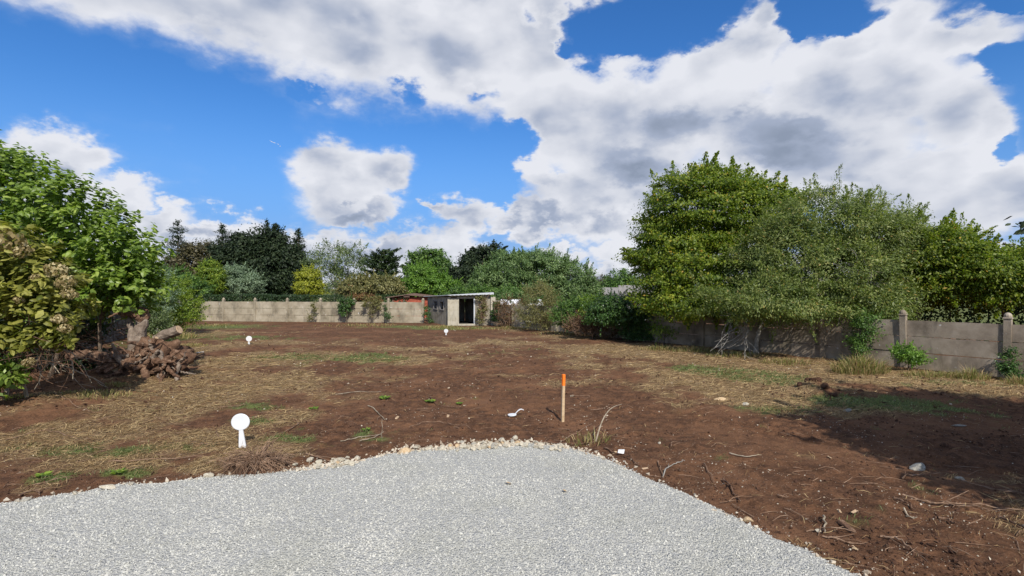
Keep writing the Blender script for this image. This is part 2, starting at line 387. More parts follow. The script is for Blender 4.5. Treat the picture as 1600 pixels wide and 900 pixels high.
def hz(x, y):
    x = np.asarray(x, float); y = np.asarray(y, float)
    near = np.exp(-(np.hypot(x, y)/45)**2)
    h = (fbm(x, y, 3.2, 3, 1)-.5)*.13+(fbm(x, y, .55, 4, 2)-.5)*.085
    rk = fbm(x, y, .16, 3, 3); h = h+np.clip(rk-.52, 0, 1)*.16
    # shallow wheel ruts curving through the bare soil on the right
    for off in (0., 1.15):
        t = y-(12.5-(x-1.3-off*.6)*1.02-off); h = h-.075*np.exp(-(t/.16)**2)*sstep(x, .8, 2)*sstep(-y, -12.5, -10)
    h = h*near
    for (p, hh, r) in MOUNDS:
        h = h+hh*np.exp(-(((x-p[0])**2+(y-p[1])**2)/r**2))*(.7+.6*fbm(x, y, .12, 3, 8))
    s = gsd_raw(x, y); return np.where(s > -.5, h*(1-sstep(s, -.25, .15))-.02*sstep(s, -.1, .1), h)
def gsd_raw(x, y): return poly_sd(x, y, GP)
def zg(x, y): return float(hz(np.array([x]), np.array([y]))[0])

# cover masks, traced from where straw, green grass and bare soil lie in the place
def gmask(lst, x, y):
    m = np.zeros(np.shape(x))
    for (px, py, rx, ry, a) in lst:
        c = G(px, py); rX = rx/FPX*c[1]; rY = max(abs(G(px, py-ry)[1]-c[1])*.5+abs(G(px, py+ry)[1]-c[1])*.5, .12)
        m = np.maximum(m, a*np.exp(-(((x-c[0])/rX)**2+((y-c[1])/rY)**2)))
    return m
STRAW = [(1000,546,120,9,1.5),(1100,554,120,10,1.6),(1200,568,120,12,1.6),(1330,584,120,14,1.6),(1450,594,110,14,1.6),(1560,606,90,14,1.6),(1130,590,150,18,.9),(1180,628,90,18,.8),(1060,585,90,14,.7),
    (1150,612,100,12,.8),(950,560,120,12,.55),(880,540,130,6,.5),(120,625,140,16,.9),(60,690,110,40,.9),(150,660,100,14,.5),(250,640,130,24,.8),(200,720,150,22,.8),(330,690,90,28,1.),(330,725,50,18,1.2),(440,660,70,28,.7),
    (400,610,150,22,.7),(480,590,130,14,.6),(600,565,120,10,.5),(390,560,130,14,.75),(520,555,140,10,.7),(440,535,120,7,.6),(330,545,60,14,.6),(640,545,140,7,.45),(720,575,90,9,.35),(760,535,120,5,.5),(900,526,110,5,.45),(250,600,160,30,.55),(60,640,100,30,.5),(500,620,140,26,.5),(700,545,260,8,.35),(960,570,100,12,.45),(400,700,60,20,.8),(1300,610,60,10,.7),
    (340,520,60,6,.6),(770,590,60,8,.4),(880,600,40,6,.3),(60,760,60,14,.7),(1320,640,100,14,.4),(1500,750,60,10,.3),(830,515,80,3,.5),(1240,640,40,10,.6),(700,560,60,5,.4)]
GREEN = [(1110,578,55,8,1.3),(1180,588,65,9,1.3),(1230,597,45,8,1.2),(1350,632,90,12,1.1),(1430,640,90,14,.7),(1260,640,60,10,.5),(1190,640,40,9,.55),(560,558,60,7,1.),(600,562,40,5,1.),(470,556,80,7,.6),(340,510,80,4,.9),(260,530,50,10,.8),
    (370,527,90,5,.6),(160,645,40,4,.4),(30,680,50,14,.5),(400,635,50,10,.6),(400,660,50,10,.5),(110,705,60,14,.6),(200,705,50,10,.8),(270,700,40,9,.4),(80,745,60,10,.5),(180,740,50,6,.7),(10,700,40,14,.5),(480,670,50,10,.45),
    (450,685,50,8,.5),(570,677,22,6,.6),(590,685,20,4,.5),(700,512,80,2,.9),(900,518,80,3,.4),(1500,600,80,7,.5),(650,510,100,2,.8),(760,553,60,3,.35),(820,545,60,3,.25),(1400,592,60,5,.4),(1330,575,30,8,.6)]
def masks(x, y):
    n = fbm(x, y, 1.1, 5, 11, .6); n2 = fbm(x, y, .5, 5, 12, .6)
    st = gmask(STRAW, x, y); gr = gmask(GREEN, x, y)
    far = sstep(y, 46, 60)+sstep(np.abs(x), 26, 34)
    st = sstep(st*1.05+(n-.5)*1.4, .20, .66); gr = sstep(gr*1.1+(n2-.5)*1.4, .30, .75)
    return st*.95, np.clip(gr+np.clip(far, 0, 1), 0, 1)

def axis(lo, hi, step, far, g=1.12):
    a = list(np.arange(lo, hi+1e-6, step)); s = step
    while a[-1] < far: s *= g; a.append(a[-1]+s)
    b = []; s = step; v = lo
    while v > -far: s *= g; v -= s; b.append(v)
    return np.array(b[::-1]+a)
def grid_mesh(name, xs, ys, hf, mat, attrs=None, keep=None):
    X, Y = np.meshgrid(xs, ys); Z = hf(X, Y); V = np.stack([X, Y, Z], -1).reshape(-1, 3)
    ny, nx = X.shape; idx = np.arange(ny*nx).reshape(ny, nx)
    F = np.stack([idx[:-1, :-1], idx[:-1, 1:], idx[1:, 1:], idx[1:, :-1]], -1).reshape(-1, 4)
    if keep is not None: k = keep(X, Y).ravel(); F = F[k[F].any(1)]; u = np.unique(F); mp = np.full(len(V), -1); mp[u] = np.arange(len(u)); V = V[u]; F = mp[F]
    at = {k: f for k, f in (attrs(V[:, 0], V[:, 1]) if attrs else {}).items()}
    return np_mesh(name, V, F, mat, at, smooth=True)

def ground_mat():
    m, nt, b, out = new_mat('ground')
    tc = N(nt, 'ShaderNodeTexCoord').outputs['Object']
    st = N(nt, 'ShaderNodeAttribute', attribute_name='straw').outputs['Fac']
    gr = N(nt, 'ShaderNodeAttribute', attribute_name='green').outputs['Fac']
    n1 = NOISE(nt, tc, .6, 6, .6); n2 = NOISE(nt, tc, 5, 8, .65); n3 = NOISE(nt, tc, 34, 6, .7)
    soil = MIX(nt, SS(nt, n2, .35, .68), (.068,.034,.019), (.155,.076,.039))
    soil = MIX(nt, SS(nt, n1, .45, .7), soil, (.175,.088,.046))
    soil = MIX(nt, M_(nt, 'MULTIPLY', SS(nt, n3, .5, .72), .55), soil, (.21,.125,.078))
    soil = MIX(nt, M_(nt, 'MULTIPLY', SS(nt, n3, .48, .32), .6), soil, (.03,.017,.012))
    # tiny pale crumbs of stone
    vo = N(nt, 'ShaderNodeTexVoronoi', inp={'Scale': 26.}); nt.links.new(tc, vo.inputs['Vector'])
    cr = M_(nt, 'MULTIPLY', SS(nt, vo.outputs['Distance'], .16, .1), SS(nt, N(nt, 'ShaderNodeSeparateColor', inp={0: vo.outputs['Color']}).outputs[0], .80, .84))
    soil = MIX(nt, M_(nt, 'MULTIPLY', cr, .8), soil, (.42,.33,.25))
    # long fibres for the straw
    mp = N(nt, 'ShaderNodeMapping', inp={0: tc}); mp.inputs['Scale'].default_value = (9, 45, 9); mp.inputs['Rotation'].default_value = (0, 0, .25)
    f1 = NOISE(nt, mp.outputs[0], 1.6, 6, .7, dist=1.2)
    mp2 = N(nt, 'ShaderNodeMapping', inp={0: tc}); mp2.inputs['Scale'].default_value = (40, 11, 9); mp2.inputs['Rotation'].default_value = (0, 0, -.5)
    f2 = NOISE(nt, mp2.outputs[0], 1.4, 6, .7, dist=1.)
    fib = M_(nt, 'MAXIMUM', f1, f2)
    strc = MIX(nt, SS(nt, fib, .48, .70), (.17,.11,.055), (.52,.39,.22))
    grc = MIX(nt, SS(nt, fib, .45, .68), (.07,.085,.025), (.19,.23,.075))
    c = MIX(nt, M_(nt, 'MULTIPLY', st, SS(nt, fib, .40, .56)), soil, strc)
    c = MIX(nt, M_(nt, 'MULTIPLY', gr, SS(nt, n2, .3, .5)), c, grc)
    nt.links.new(c, b.inputs['Base Color']); b.inputs['Roughness'].default_value = 1.; b.inputs['Specular IOR Level'].default_value = .12
    h = M_(nt, 'ADD', M_(nt, 'MULTIPLY', n2, .6), M_(nt, 'ADD', M_(nt, 'MULTIPLY', n3, .35), M_(nt, 'MULTIPLY', M_(nt, 'MULTIPLY', fib, st), .6)))
    bump(nt, b, h, .07); return m
def gravel_mat():
    m, nt, b, out = new_mat('gravel')
    tc = N(nt, 'ShaderNodeTexCoord').outputs['Object']
    vo = N(nt, 'ShaderNodeTexVoronoi', inp={'Scale': 42.}); nt.links.new(tc, vo.inputs['Vector'])
    v2 = N(nt, 'ShaderNodeTexVoronoi', inp={'Scale': 95.}); nt.links.new(tc, v2.inputs['Vector'])
    k = N(nt, 'ShaderNodeSeparateColor', inp={0: vo.outputs['Color']}).outputs[0]; k2 = N(nt, 'ShaderNodeSeparateColor', inp={0: v2.outputs['Color']}).outputs[0]
    c = MIX(nt, k, (.33,.325,.30), (.50,.49,.445)); c = MIX(nt, M_(nt, 'MULTIPLY', k2, .6), c, (.42,.42,.395))
    big = NOISE(nt, tc, .8, 5, .6); c = MIX(nt, M_(nt, 'MULTIPLY', SS(nt, big, .45, .7), .45), c, (.41,.40,.32))
    nt.links.new(c, b.inputs['Base Color']); b.inputs['Roughness'].default_value = .95; b.inputs['Specular IOR Level'].default_value = .2
    bump(nt, b, M_(nt, 'ADD', vo.outputs['Distance'], M_(nt, 'MULTIPLY', v2.outputs['Distance'], .5)), -.02); return m

def mk_attrs(x, y):
    a, b = masks(x, y); return {'straw': a, 'green': b}
xs = axis(-13, 13, .055, 1500, 1.035); ys = axis(3.4, 18, .055, 1500, 1.03)
ys = ys[(ys > -1500)]
ys = np.concatenate([np.array([-1500, -700, -300, -120, -50, -20, -8, -3, 0, 1.5, 2.6]), ys[ys >= 3.3]])
ground = add('ground', grid_mesh('ground', xs, ys, hz, ground_mat(), mk_attrs)); tag(ground, kind='structure')
def gravel_h(x, y):
    s = gsd(x, y); return .045*sstep(s, -.12, .25)-.05*(1-sstep(s, -.2, 0.02))+(fbm(x, y, 1.3, 3, 21)-.5)*.05*sstep(s, 0, .6)+(fbm(x, y, .09, 2, 22)-.5)*.018-.022*sstep(s, .2, .8)*sum(np.exp(-((x-t0-.10*(y-5))/.17)**2) for t0 in (-2.6, -1.1, .35, 1.9))
gx = np.arange(-14.2, 4.6, .045); gy = np.concatenate([np.arange(-6.2, 3.6, .4), np.arange(3.7, 9.3, .04)])
gravel = add('gravel_drive', grid_mesh('gravel_drive', gx, gy, gravel_h, gravel_mat(), None, lambda X, Y: gsd(X, Y) > -.13)); tag(gravel, kind='structure')
def zt(x, y):
    x = np.asarray(x, float); y = np.asarray(y, float)
    g = np.where(gsd(x, y) > -.13, gravel_h(x, y), -9); return np.maximum(hz(x, y), g)
def ztf(x, y): return float(zt(np.array([x]), np.array([y]))[0])

# ------------------------------------------------------------------ loose chips, pebbles, straw and grass
def rand_rot(n, flat=1.):
    q = RNG.normal(size=(n, 4)); q[:, 1:3] *= flat; q /= np.linalg.norm(q, axis=1)[:, None]; w, x, y, z = q.T
    return np.stack([np.stack([1-2*(y*y+z*z), 2*(x*y-z*w), 2*(x*z+y*w)], -1), np.stack([2*(x*y+z*w), 1-2*(x*x+z*z), 2*(y*z-x*w)], -1), np.stack([2*(x*z-y*w), 2*(y*z+x*w), 1-2*(x*x+y*y)], -1)], 1)
def chip_field(name, xy, size, mat, sink=.3, flat=.55, rnd=None):
    n = len(xy); O = np.array([[1,0,0],[0,1,0],[-1,0,0],[0,-1,0],[0,0,1],[0,0,-1]], float)
    T = np.array([[0,1,4],[1,2,4],[2,3,4],[3,0,4],[1,0,5],[2,1,5],[3,2,5],[0,3,5]])
    V = O[None]*RNG.uniform(.6, 1.25, (n, 6, 1))+RNG.normal(0, .16, (n, 6, 3))
    V = V*np.stack([RNG.uniform(.7, 1.2, n), RNG.uniform(.55, 1., n), RNG.uniform(.4, .8, n)], -1)[:, None]
    V = np.einsum('nij,nkj->nki', rand_rot(n, flat), V)*size[:, None, None]*.5
    z = zt(xy[:, 0], xy[:, 1])+size*(.5-sink)*.6
    V = V+np.concatenate([xy, z[:, None]], 1)[:, None]
    F = (T[None]+np.arange(n)[:, None, None]*6).reshape(-1, 3)
    r = RNG.random(n) if rnd is None else rnd
    return np_mesh(name, V.reshape(-1, 3), F, mat, {'rnd': np.repeat(r, 6)})
n = 150000
c = np.stack([RNG.uniform(-9, 5.5, n), 3.9+5.2*RNG.random(n)**1.25], -1)
c = c[(np.abs(c[:, 0]) < c[:, 1]*1.08+.2)]; s_ = gsd(c[:, 0], c[:, 1]); c = c[s_ > -.05][:62000]
sz = .010+.018*RNG.random(len(c))**2.2+.02*(RNG.random(len(c)) > .99); r = np.clip(RNG.random(len(c))*.75+(fbm(c[:, 0], c[:, 1], .7, 4, 41)-.38)*.9, 0, 1)
o = add('loose_gravel', chip_field('loose_gravel', c, sz*1.1, MAT['chips'], .38, .32, rnd=r)); tag(o, 'fine grey crushed stone chips covering the foreground drive', 'gravel', kind='stuff')
# scattered pebbles in the soil
n = 9000
px = RNG.uniform(-60, 1660, n*4); py = 505+395*RNG.random(n*4)**1.2; q = np.array([G(a, b)[:2] for a, b in zip(px, py)])
dens = fbm(q[:, 0], q[:, 1], 1.2, 4, 31); s_ = gsd(q[:, 0], q[:, 1])
edge = np.exp(-(np.clip(-s_, 0, 9)/.35)); inside_lot = (q[:, 1] < 33)
k = (s_ < -.02) & inside_lot & ((dens+.25*edge+RNG.normal(0, .12, len(q))) > .66); q = q[k][:n]
yy = q[:, 1]; sz = (.010+.035*RNG.random(len(q))**4)*np.clip(yy/9, .8, 2.0)
o = add('soil_pebbles', chip_field('soil_pebbles', q, sz, MAT['pebble'], .35)); tag(o, 'small pale pebbles scattered over the bare brown soil', 'pebbles', kind='stuff')
# pale rubble chips along the gravel margin
n = 60000
q = np.stack([RNG.uniform(-8, 4.5, n), RNG.uniform(4.2, 9.2, n)], -1); s_ = gsd(q[:, 0], q[:, 1])
lump = fbm(q[:, 0], q[:, 1], .45, 3, 33)
pxq = 800+FPX*q[:, 0]/q[:, 1]
heapw = np.exp(-((pxq-760)/130)**2)+.8*np.exp(-((pxq-510)/80)**2)+.12
k = (np.abs(s_+.02) < .10+.16*heapw) & (RNG.random(n) < heapw*.75*(lump*1.6))
q = q[k][:4200]; sz = (.02+.065*RNG.random(len(q))**1.8)
o = add('rubble_chips', chip_field('rubble_chips', q, sz, MAT['pebble'], .3, rnd=.45+.55*RNG.random(len(q)))); tag(o, 'pale broken rubble strewn along the back margin of the gravel', 'rubble', kind='stuff')
# soil crumbs
n = 60000
px = RNG.uniform(-60, 1660, n); py = 520+400*RNG.random(n)**1.1; q = np.array([G(a, b)[:2] for a, b in zip(px, py)])
s_ = gsd(q[:, 0], q[:, 1]); dn = fbm(q[:, 0], q[:, 1], .8, 4, 37)
k = (s_ < .0) & (q[:, 1] < 24) & (dn+RNG.normal(0, .1, n) > .55); q = q[k][:16000]
sz = (.015+.07*RNG.random(len(q))**5)*np.clip(q[:, 1]/9, .8, 1.6)
o = add('soil_clods', chip_field('soil_clods', q, sz, MAT['clod'], .35)); tag(o, 'crumbled dark brown clods of turned soil', 'soil', kind='stuff')

def blades(name, q, L, W, lift, mat, rnd=None, upright=False, parent=None, z0=None):
    """bent two-segment blades of real length and width"""
    n = len(q); a = RNG.uniform(0, 2*math.pi, n); a = np.where(RNG.random(n) < .5, RNG.normal(.2, .5, n), a)
    d = np.stack([np.cos(a), np.sin(a)], -1); pn = np.stack([-d[:, 1], d[:, 0]], -1); bend = RNG.normal(0, .35, n)
    z = zt(q[:, 0], q[:, 1]) if z0 is None else z0
    pts = []
    for t, l in ((0, 0), (.5, 1.), (1., .55 if not upright else 1.7)):
        xy = q+d*(L*(t-.5 if not upright else t*lift[1]))[:, None]+pn*(bend*L*t*t*.6)[:, None]
        zz = z+.004+(L*lift[0]*l if upright else np.abs(RNG.normal(0, lift, n))*l+.003)
        if not upright: zz = np.maximum(zz, zt(xy[:, 0], xy[:, 1])+.003+np.abs(RNG.normal(0, lift, n))*(t > 0))
        pts.append(np.concatenate([xy, zz[:, None]], 1))
    wv = np.concatenate([pn, RNG.normal(0, .5, (n, 1))], 1); wv /= np.linalg.norm(wv, axis=1)[:, None]; wv = wv*W[:, None]*.5
    V = np.stack([pts[0]-wv*.6, pts[0]+wv*.6, pts[1]-wv, pts[1]+wv, pts[2]], 1)
    b = np.arange(n)[:, None]*5
    return np_mesh(name, V.reshape(-1, 3), [b+np.array([[0, 1, 3, 2]]), b+np.array([[2, 3, 4]])], mat, {'rnd': np.repeat(RNG.random(n) if rnd is None else rnd, 5)})
def sample_px(n, y0=505, y1=905, pw=1.15):
    px = RNG.uniform(-80, 1680, n); py = y0+(y1-y0)*RNG.random(n)**pw; Y = CAMZ*FPX/(py-HOR); return np.stack([(px-800)/FPX*Y, Y], -1)
q = sample_px(330000); st, gr = masks(q[:, 0], q[:, 1]); s_ = gsd(q[:, 0], q[:, 1])
k = (s_ < -.03) & (RNG.random(len(q)) < st*.7+.006) & (q[:, 1] < 34); q1 = q[k][:95000]
Y = q1[:, 1]; L = RNG.uniform(.05, .24, len(q1))*np.clip(Y/10, .75, 1.6); W = RNG.uniform(.003, .008, len(q1))*np.clip(Y/7, .9, 2.6)
o = add('dry_straw', blades('dry_straw', q1, L, W, .02, MAT['straw'])); tag(o, 'matted dead straw and dry grass lying in patches on the soil', 'dry grass', kind='stuff')
k = (s_ < -.03) & (RNG.random(len(q)) < gr*.8) & (q[:, 1] < 36); q2 = q[k][:60000]
Y = q2[:, 1]; L = RNG.uniform(.03, .09, len(q2))*np.clip(Y/12, .8, 1.5); W = RNG.uniform(.004, .009, len(q2))*np.clip(Y/7, .9, 2.6)
o = add('short_grass', blades('short_grass', q2, L, W, (.45, .8), MAT['grass'], upright=True)); tag(o, 'short green grass regrowing in patches between the straw', 'grass', kind='stuff')
# ------------------------------------------------------------------ panel walls
def panel_mesh(name, w, h, t, mat, seed=0):
    rg = np.random.default_rng(seed); mb = MB()
    xs_ = np.linspace(-w/2, w/2, 9)
    top = h/2+rg.normal(0, .006, 9); bot = -h/2+np.zeros(9); top[0] = top[-1] = h/2-.006
    V = []; b = .03
    for i, x_ in enumerate(xs_):
        V += [[x_, -t/2+b, bot[i]], [x_, -t/2, bot[i]+b], [x_, -t/2+rg.normal(0, .001), top[i]-b], [x_, -t/2+b, top[i]], [x_, t/2, top[i]], [x_, t/2, bot[i]]]
    F = []
    for i in range(8):
        for k in range(6): F.append([i*6+k, (i+1)*6+k, (i+1)*6+(k+1) % 6, i*6+(k+1) % 6])
    mb.put(V, F); mb.put([V[k] for k in range(6)], [[0, 1, 2, 3, 4, 5]]); mb.put([V[48+k] for k in range(6)], [[5, 4, 3, 2, 1, 0]])
    return mb.mesh(name, mat)
def post_mesh(mat, H=1.6, w=.16):
    mb = MB(); mb.box((0, 0, H/2-.2), (w, w, H+.4), bev=.018)
    for sx in (-1, 1): mb.box((sx*w*.42, -w*.5-.004, H/2-.2), (.03, .02, H+.36), bev=.004)   # rebate lips
    return mb.mesh('post', mat)
def cap_mesh(mat, w=.17):
    mb = MB(); mb.box((0, 0, .02), (w*1.12, w*1.12, .05), bev=.01)
    V = []; n = 10
    rings = [(w*.50, .046), (w*.54, .075), (w*.50, .115), (w*.36, .155), (w*.16, .175)]
    for r_, z_ in rings:
        for k in range(n): V.append([r_*math.cos(k/n*6.283), r_*math.sin(k/n*6.283), z_])
    V.append([0, 0, .18]); F = []
    for i in range(4):
        for k in range(n): F.append([i*n+k, i*n+(k+1) % n, (i+1)*n+(k+1) % n, (i+1)*n+k])
    mb.put(V, F); mb.put(V[4*n:], [[k, (k+1) % n, n] for k in range(n)]); return mb.mesh('cap', mat, smooth=False)
def wall(name, label, pts, bay, mat, post_m, H=1.5, post_h=1.56, cap=True, seed=1, skip=()):
    """pts: start, end; face towards the camera side"""
    a, b = np.array(pts[0], float), np.array(pts[1], float); d = b-a; L = np.linalg.norm(d); d /= L; nb = max(1, round(L/bay)); bay = L/nb
    rz = math.atan2(d[1], d[0]); nrm = np.array([-d[1], d[0]])
    if nrm@(-a) < 0: rz += math.pi
    t = empty(name, (a[0], a[1], 0), label, 'wall', None, 0)
    pms = [panel_mesh('panel', bay-.10, .485, .05, mat, seed*10+k) for k in range(4)]
    pom = post_mesh(post_m, post_h); cm = cap_mesh(post_m); rg = random.Random(seed)
    for i in range(nb+1):
        p = a+d*bay*i-a; lean = rg.gauss(0, .012)
        po = add('post', pom, t, (p[0], p[1], 0), (lean, rg.gauss(0, .01), rz))
        if cap: add('cap', cm, po, (0, 0, post_h))
        if i < nb and i not in skip:
            c = a+d*bay*(i+.5)-a
            for k in range(3):
                z_ = .0+k*(H/3)+H/6; nn = (nrm if nrm@(-a) > 0 else -nrm)*(rg.uniform(-.008, .012))
                add('panel', rg.choice(pms), t, (c[0]+nn[0], c[1]+nn[1], z_+rg.uniform(-.004, .004)), (rg.gauss(0, .008), rg.gauss(0, .003), rz), (1, 1, (H/3-.02)/.485))
    return t
A = np.array([12.34, 16.1]); dw = np.array([-.60, .80]); 
CR = A+dw*2.4*5.6                         # far right corner
wall('panel_wall', 'long weathered concrete panel wall with capped posts running along the right side under overhanging trees', (A-dw*2.35*3, A+dw*2.35*0), 2.35, MAT['concrete_old'], MAT['concrete_old'], H=1.5, post_h=1.66, seed=3) if False else None
wall('panel_wall', 'weathered grey concrete panel wall with capped posts along the right side under overhanging trees', (A-dw*2.35*3, A+dw*2.35*6), 2.35, MAT['concrete_old'], MAT['concrete_old'], H=1.5, post_h=1.64, seed=3)
CR = A+dw*2.35*6
wall('panel_wall', 'pale sunlit concrete panel wall across the far end of the plot, left of the shed', ((-24.2, 38.7), (-6.35, 36.5)), 2.5, MAT['concrete'], MAT['concrete'], H=1.5, post_h=1.6, seed=5)
wall('panel_wall', 'short stretch of concrete wall half hidden by brown vines right of the shed', ((-1.2, 34.1), (CR[0]-.1, CR[1]+.15)), 2.3, MAT['concrete'], MAT['concrete'], H=1.45, post_h=1.52, seed=7, cap=False)
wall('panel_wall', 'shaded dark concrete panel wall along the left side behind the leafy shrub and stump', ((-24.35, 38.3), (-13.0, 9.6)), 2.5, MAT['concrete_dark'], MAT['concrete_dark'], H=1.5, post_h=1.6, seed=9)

# ------------------------------------------------------------------ shed
def shed():
    t = empty('shed', (-4.15, 33.9, 0), 'small open fronted concrete shed with a pale sheet roof and two little side windows', 'shed')
    o0 = np.array([-4.15, 33.9, 0])
    fr = np.array([2.70, .28, 0]); frl = np.linalg.norm(fr); f = fr/frl; rzf = math.atan2(f[1], f[0])
    le = np.array([-2.05, 3.7, 0]); lel = np.linalg.norm(le); l = le/lel; rzl = math.atan2(l[1], l[0])
    up = np.array([0, 0, 1.])
    def slab(name, mat, base, axis_, rz, x0, x1, z0, z1, th=.12, push=0., parent=None, bev=.006):
        nrm = np.array([axis_[1], -axis_[0], 0]); 
        if nrm@np.array([0, -1, 0]) < 0: nrm = -nrm
        c = base+axis_*(x0+x1)/2+nrm*(push-th/2)+up*(z0+z1)/2
        mb = MB(); mb.box((0, 0, 0), (x1-x0, th, z1-z0), bev=bev, jit=.0015)
        return add(name, mb.mesh(name, mat), parent or t, c if parent is None else c-base, (0, 0, rz))
    H1 = 1.90
    # front: left pier, lintel, right pier, then side (left) wall with two openings, back and right walls
    slab('front_panel', MAT['plaster_pale'], -o0*0, f, rzf, .0, .56, 0, H1-.08)
    slab('front_panel', MAT['plaster'], -o0*0, f, rzf, 1.69, frl, 0, H1-.02)
    slab('lintel', MAT['plaster'], -o0*0, f, rzf, .0, frl, H1-.02, H1+.16, th=.14, push=.015)
    slab('door_frame', MAT['plaster_pale'], -o0*0, f, rzf, .56, .63, .0, H1-.10, th=.14, push=.02)
    slab('door_frame', MAT['zinc'], -o0*0, f, rzf, 1.61, 1.69, .0, H1-.10, th=.14, push=.02)
    slab('door_frame', MAT['plaster_pale'], -o0*0, f, rzf, .50, 1.75, H1-.10, H1-.02, th=.15, push=.03)
    slab('door_sill', MAT['plaster_pale'], -o0*0, f, rzf, .56, 1.69, .0, .12, th=.2, push=.06)
    w0, w1, w2, w3 = .95, 1.72, 2.18, 2.95
    sp = dict(th=.12)
    for (x0, x1, z0, z1) in ((.0, w0, 0, H1), (w0, w3, 0, .98), (w0, w3, 1.62, H1), (w1, w2, .98, 1.62), (w3, lel, 0, H1)):
        slab('side_panel', MAT['plaster'], -o0*0, l, rzl, x0, x1, z0, z1, **sp)
    for x0, x1 in ((w0, w1), (w2, w3)):
        fm = MB(); nrm = np.array([l[1], -l[0], 0]); nrm = nrm if nrm[1] < 0 else -nrm
        for (a, b, c, d_) in ((x0, x1, .98, 1.04), (x0, x1, 1.56, 1.62), (x0, x0+.07, 1.04, 1.56), (x1-.07, x1, 1.04, 1.56)):
            fm.box((0+(a+b)/2-(x0+x1)/2, 0, (c+d_)/2-1.3), (b-a, .16, d_-c), bev=.006)
        add('window_frame', fm.mesh('window_frame', MAT['slate']), t, l*(x0+x1)/2+nrm*(-.04)+up*1.3, (0, 0, rzl))
    slab('corner_post', MAT['plaster_pale'], f*(-.02), f, rzf, -.09, .07, 0, H1, th=.16, push=.03)
    # rear walls
    bk = le+fr; 
    slab('rear_panel', MAT['plaster'], le*1., f, rzf, 0, frl, 0, H1, th=.1)
    slab('rear_panel', MAT['plaster'], fr*1., l, rzl, .1, lel, 0, H1, th=.1, push=-.02)
    fl = MB(); fl.put([[0,0,.05], fr+up*.05, fr+le+up*.05, le+up*.05], [[0,1,2,3]]); add('floor', fl.mesh('floor', MAT['dark_in']), t)
    # corrugated roof sheet, rising to the front right
    n = 46; V = []; 
    c0 = -f*.22-l*.35; z_ = lambda s, q: 2.0+.17*s+.0*q
    for j, q in enumerate((0, .5, 1)):
        for i in range(n+1):
            s = i/n; p = c0+f*(frl+.30)*s+l*(lel+.6)*q; wv = .014*math.sin(i*math.pi*.5+.7)
            V.append([p[0], p[1], z_(s, q)+wv+.04-.16*q])
    m = len(V); V += [[a, b, c-.035-.10*(((i % (n+1))/n))] for i, (a, b, c) in enumerate(V)]
    F = []; w_ = n+1
    for j in range(2):
        for i in range(n): k = j*w_+i; F += [[k, k+1, k+w_+1, k+w_], [m+k+w_, m+k+w_+1, m+k+1, m+k]]
    for i in range(n): F += [[m+i, m+i+1, i+1, i], [2*w_+i, 2*w_+i+1, m+2*w_+i+1, m+2*w_+i]]
    for j in range(2): k = j*w_; F += [[k, k+w_, m+k+w_, m+k]]; k += n; F += [[m+k, m+k+w_, k+w_, k]]
    mb = MB(); mb.put(V, F); add('roof', mb.mesh('roof', MAT['zinc']), t)
    # small masonry stub on the right of the front
    mb = MB(); mb.box((0, 0, .95), (.30, .3, 1.9), bev=.02, jit=.005); add('buttress', mb.mesh('buttress', MAT['plaster_pale']), t, fr+f*.18+np.array([0, .05, 0]), (0, 0, rzf))
    mb = MB(); mb.box((0, 0, 0), (.75, .35, .08), bev=.01); add('ledge', mb.mesh('ledge', MAT['plaster']), t, fr+f*.55+up*1.62, (0, 0, rzf))
    # bent downpipe of the roof
    return t
shed()

def outbuilding():
    t = empty('outbuilding', (-8.4, 42.5, 0), 'low red painted outbuilding with a shallow roof just above the far wall beside the shed', 'outbuilding')
    # plank courses, each a board with its own edge
    for k in range(7):
        mb = MB(); mb.box((0, 0, 0), (3.1, .04, .235), bev=.006); add('plank', mb.mesh('plank', MAT['brick_red']), t, (0.1, .003*(k % 2), .14+k*.245))
    for x_ in (-1.48, -.55, .95, 1.62):
        mb = MB(); mb.box((0, 0, .86), (.11, .09, 1.74), bev=.008); add('post', mb.mesh('post', MAT['roof_dark']), t, (x_, -.03, 0))
    mb = MB(); mb.put([[-2.0,-.35,1.74],[-.3,-.35,1.97],[1.95,-.35,1.78],[1.95,3,1.80],[-.3,3,2.05],[-2.0,3,1.78]], [[0,1,4,5],[1,2,3,4]])
    mb.put([[-2.0,-.35,1.68],[-.3,-.35,1.91],[1.95,-.35,1.72],[-2.0,-.35,1.74],[-.3,-.35,1.97],[1.95,-.35,1.78]], [[0,1,4,3],[1,2,5,4]])
    mb.put([[-2.0,-.35,1.68],[-.3,-.35,1.91],[1.95,-.35,1.72],[1.95,3,1.74],[-.3,3,1.99],[-2.0,3,1.72]], [[5,4,1,0],[4,3,2,1]])
    add('roof', mb.mesh('roof', MAT['roof_dark']), t)
    mb = MB(); mb.box((0, 0, .85), (3.4, 2.4, 1.7)); add('wall', mb.mesh('wall', MAT['brick_red']), t, (.1, 1.25, 0))
    mb = MB(); mb.box((0, 0, 0), (.5, .4, .16), bev=.02); add('gable_board', mb.mesh('gable_board', MAT['roof_dark']), t, (-.3, -.06, 1.80))
outbuilding()
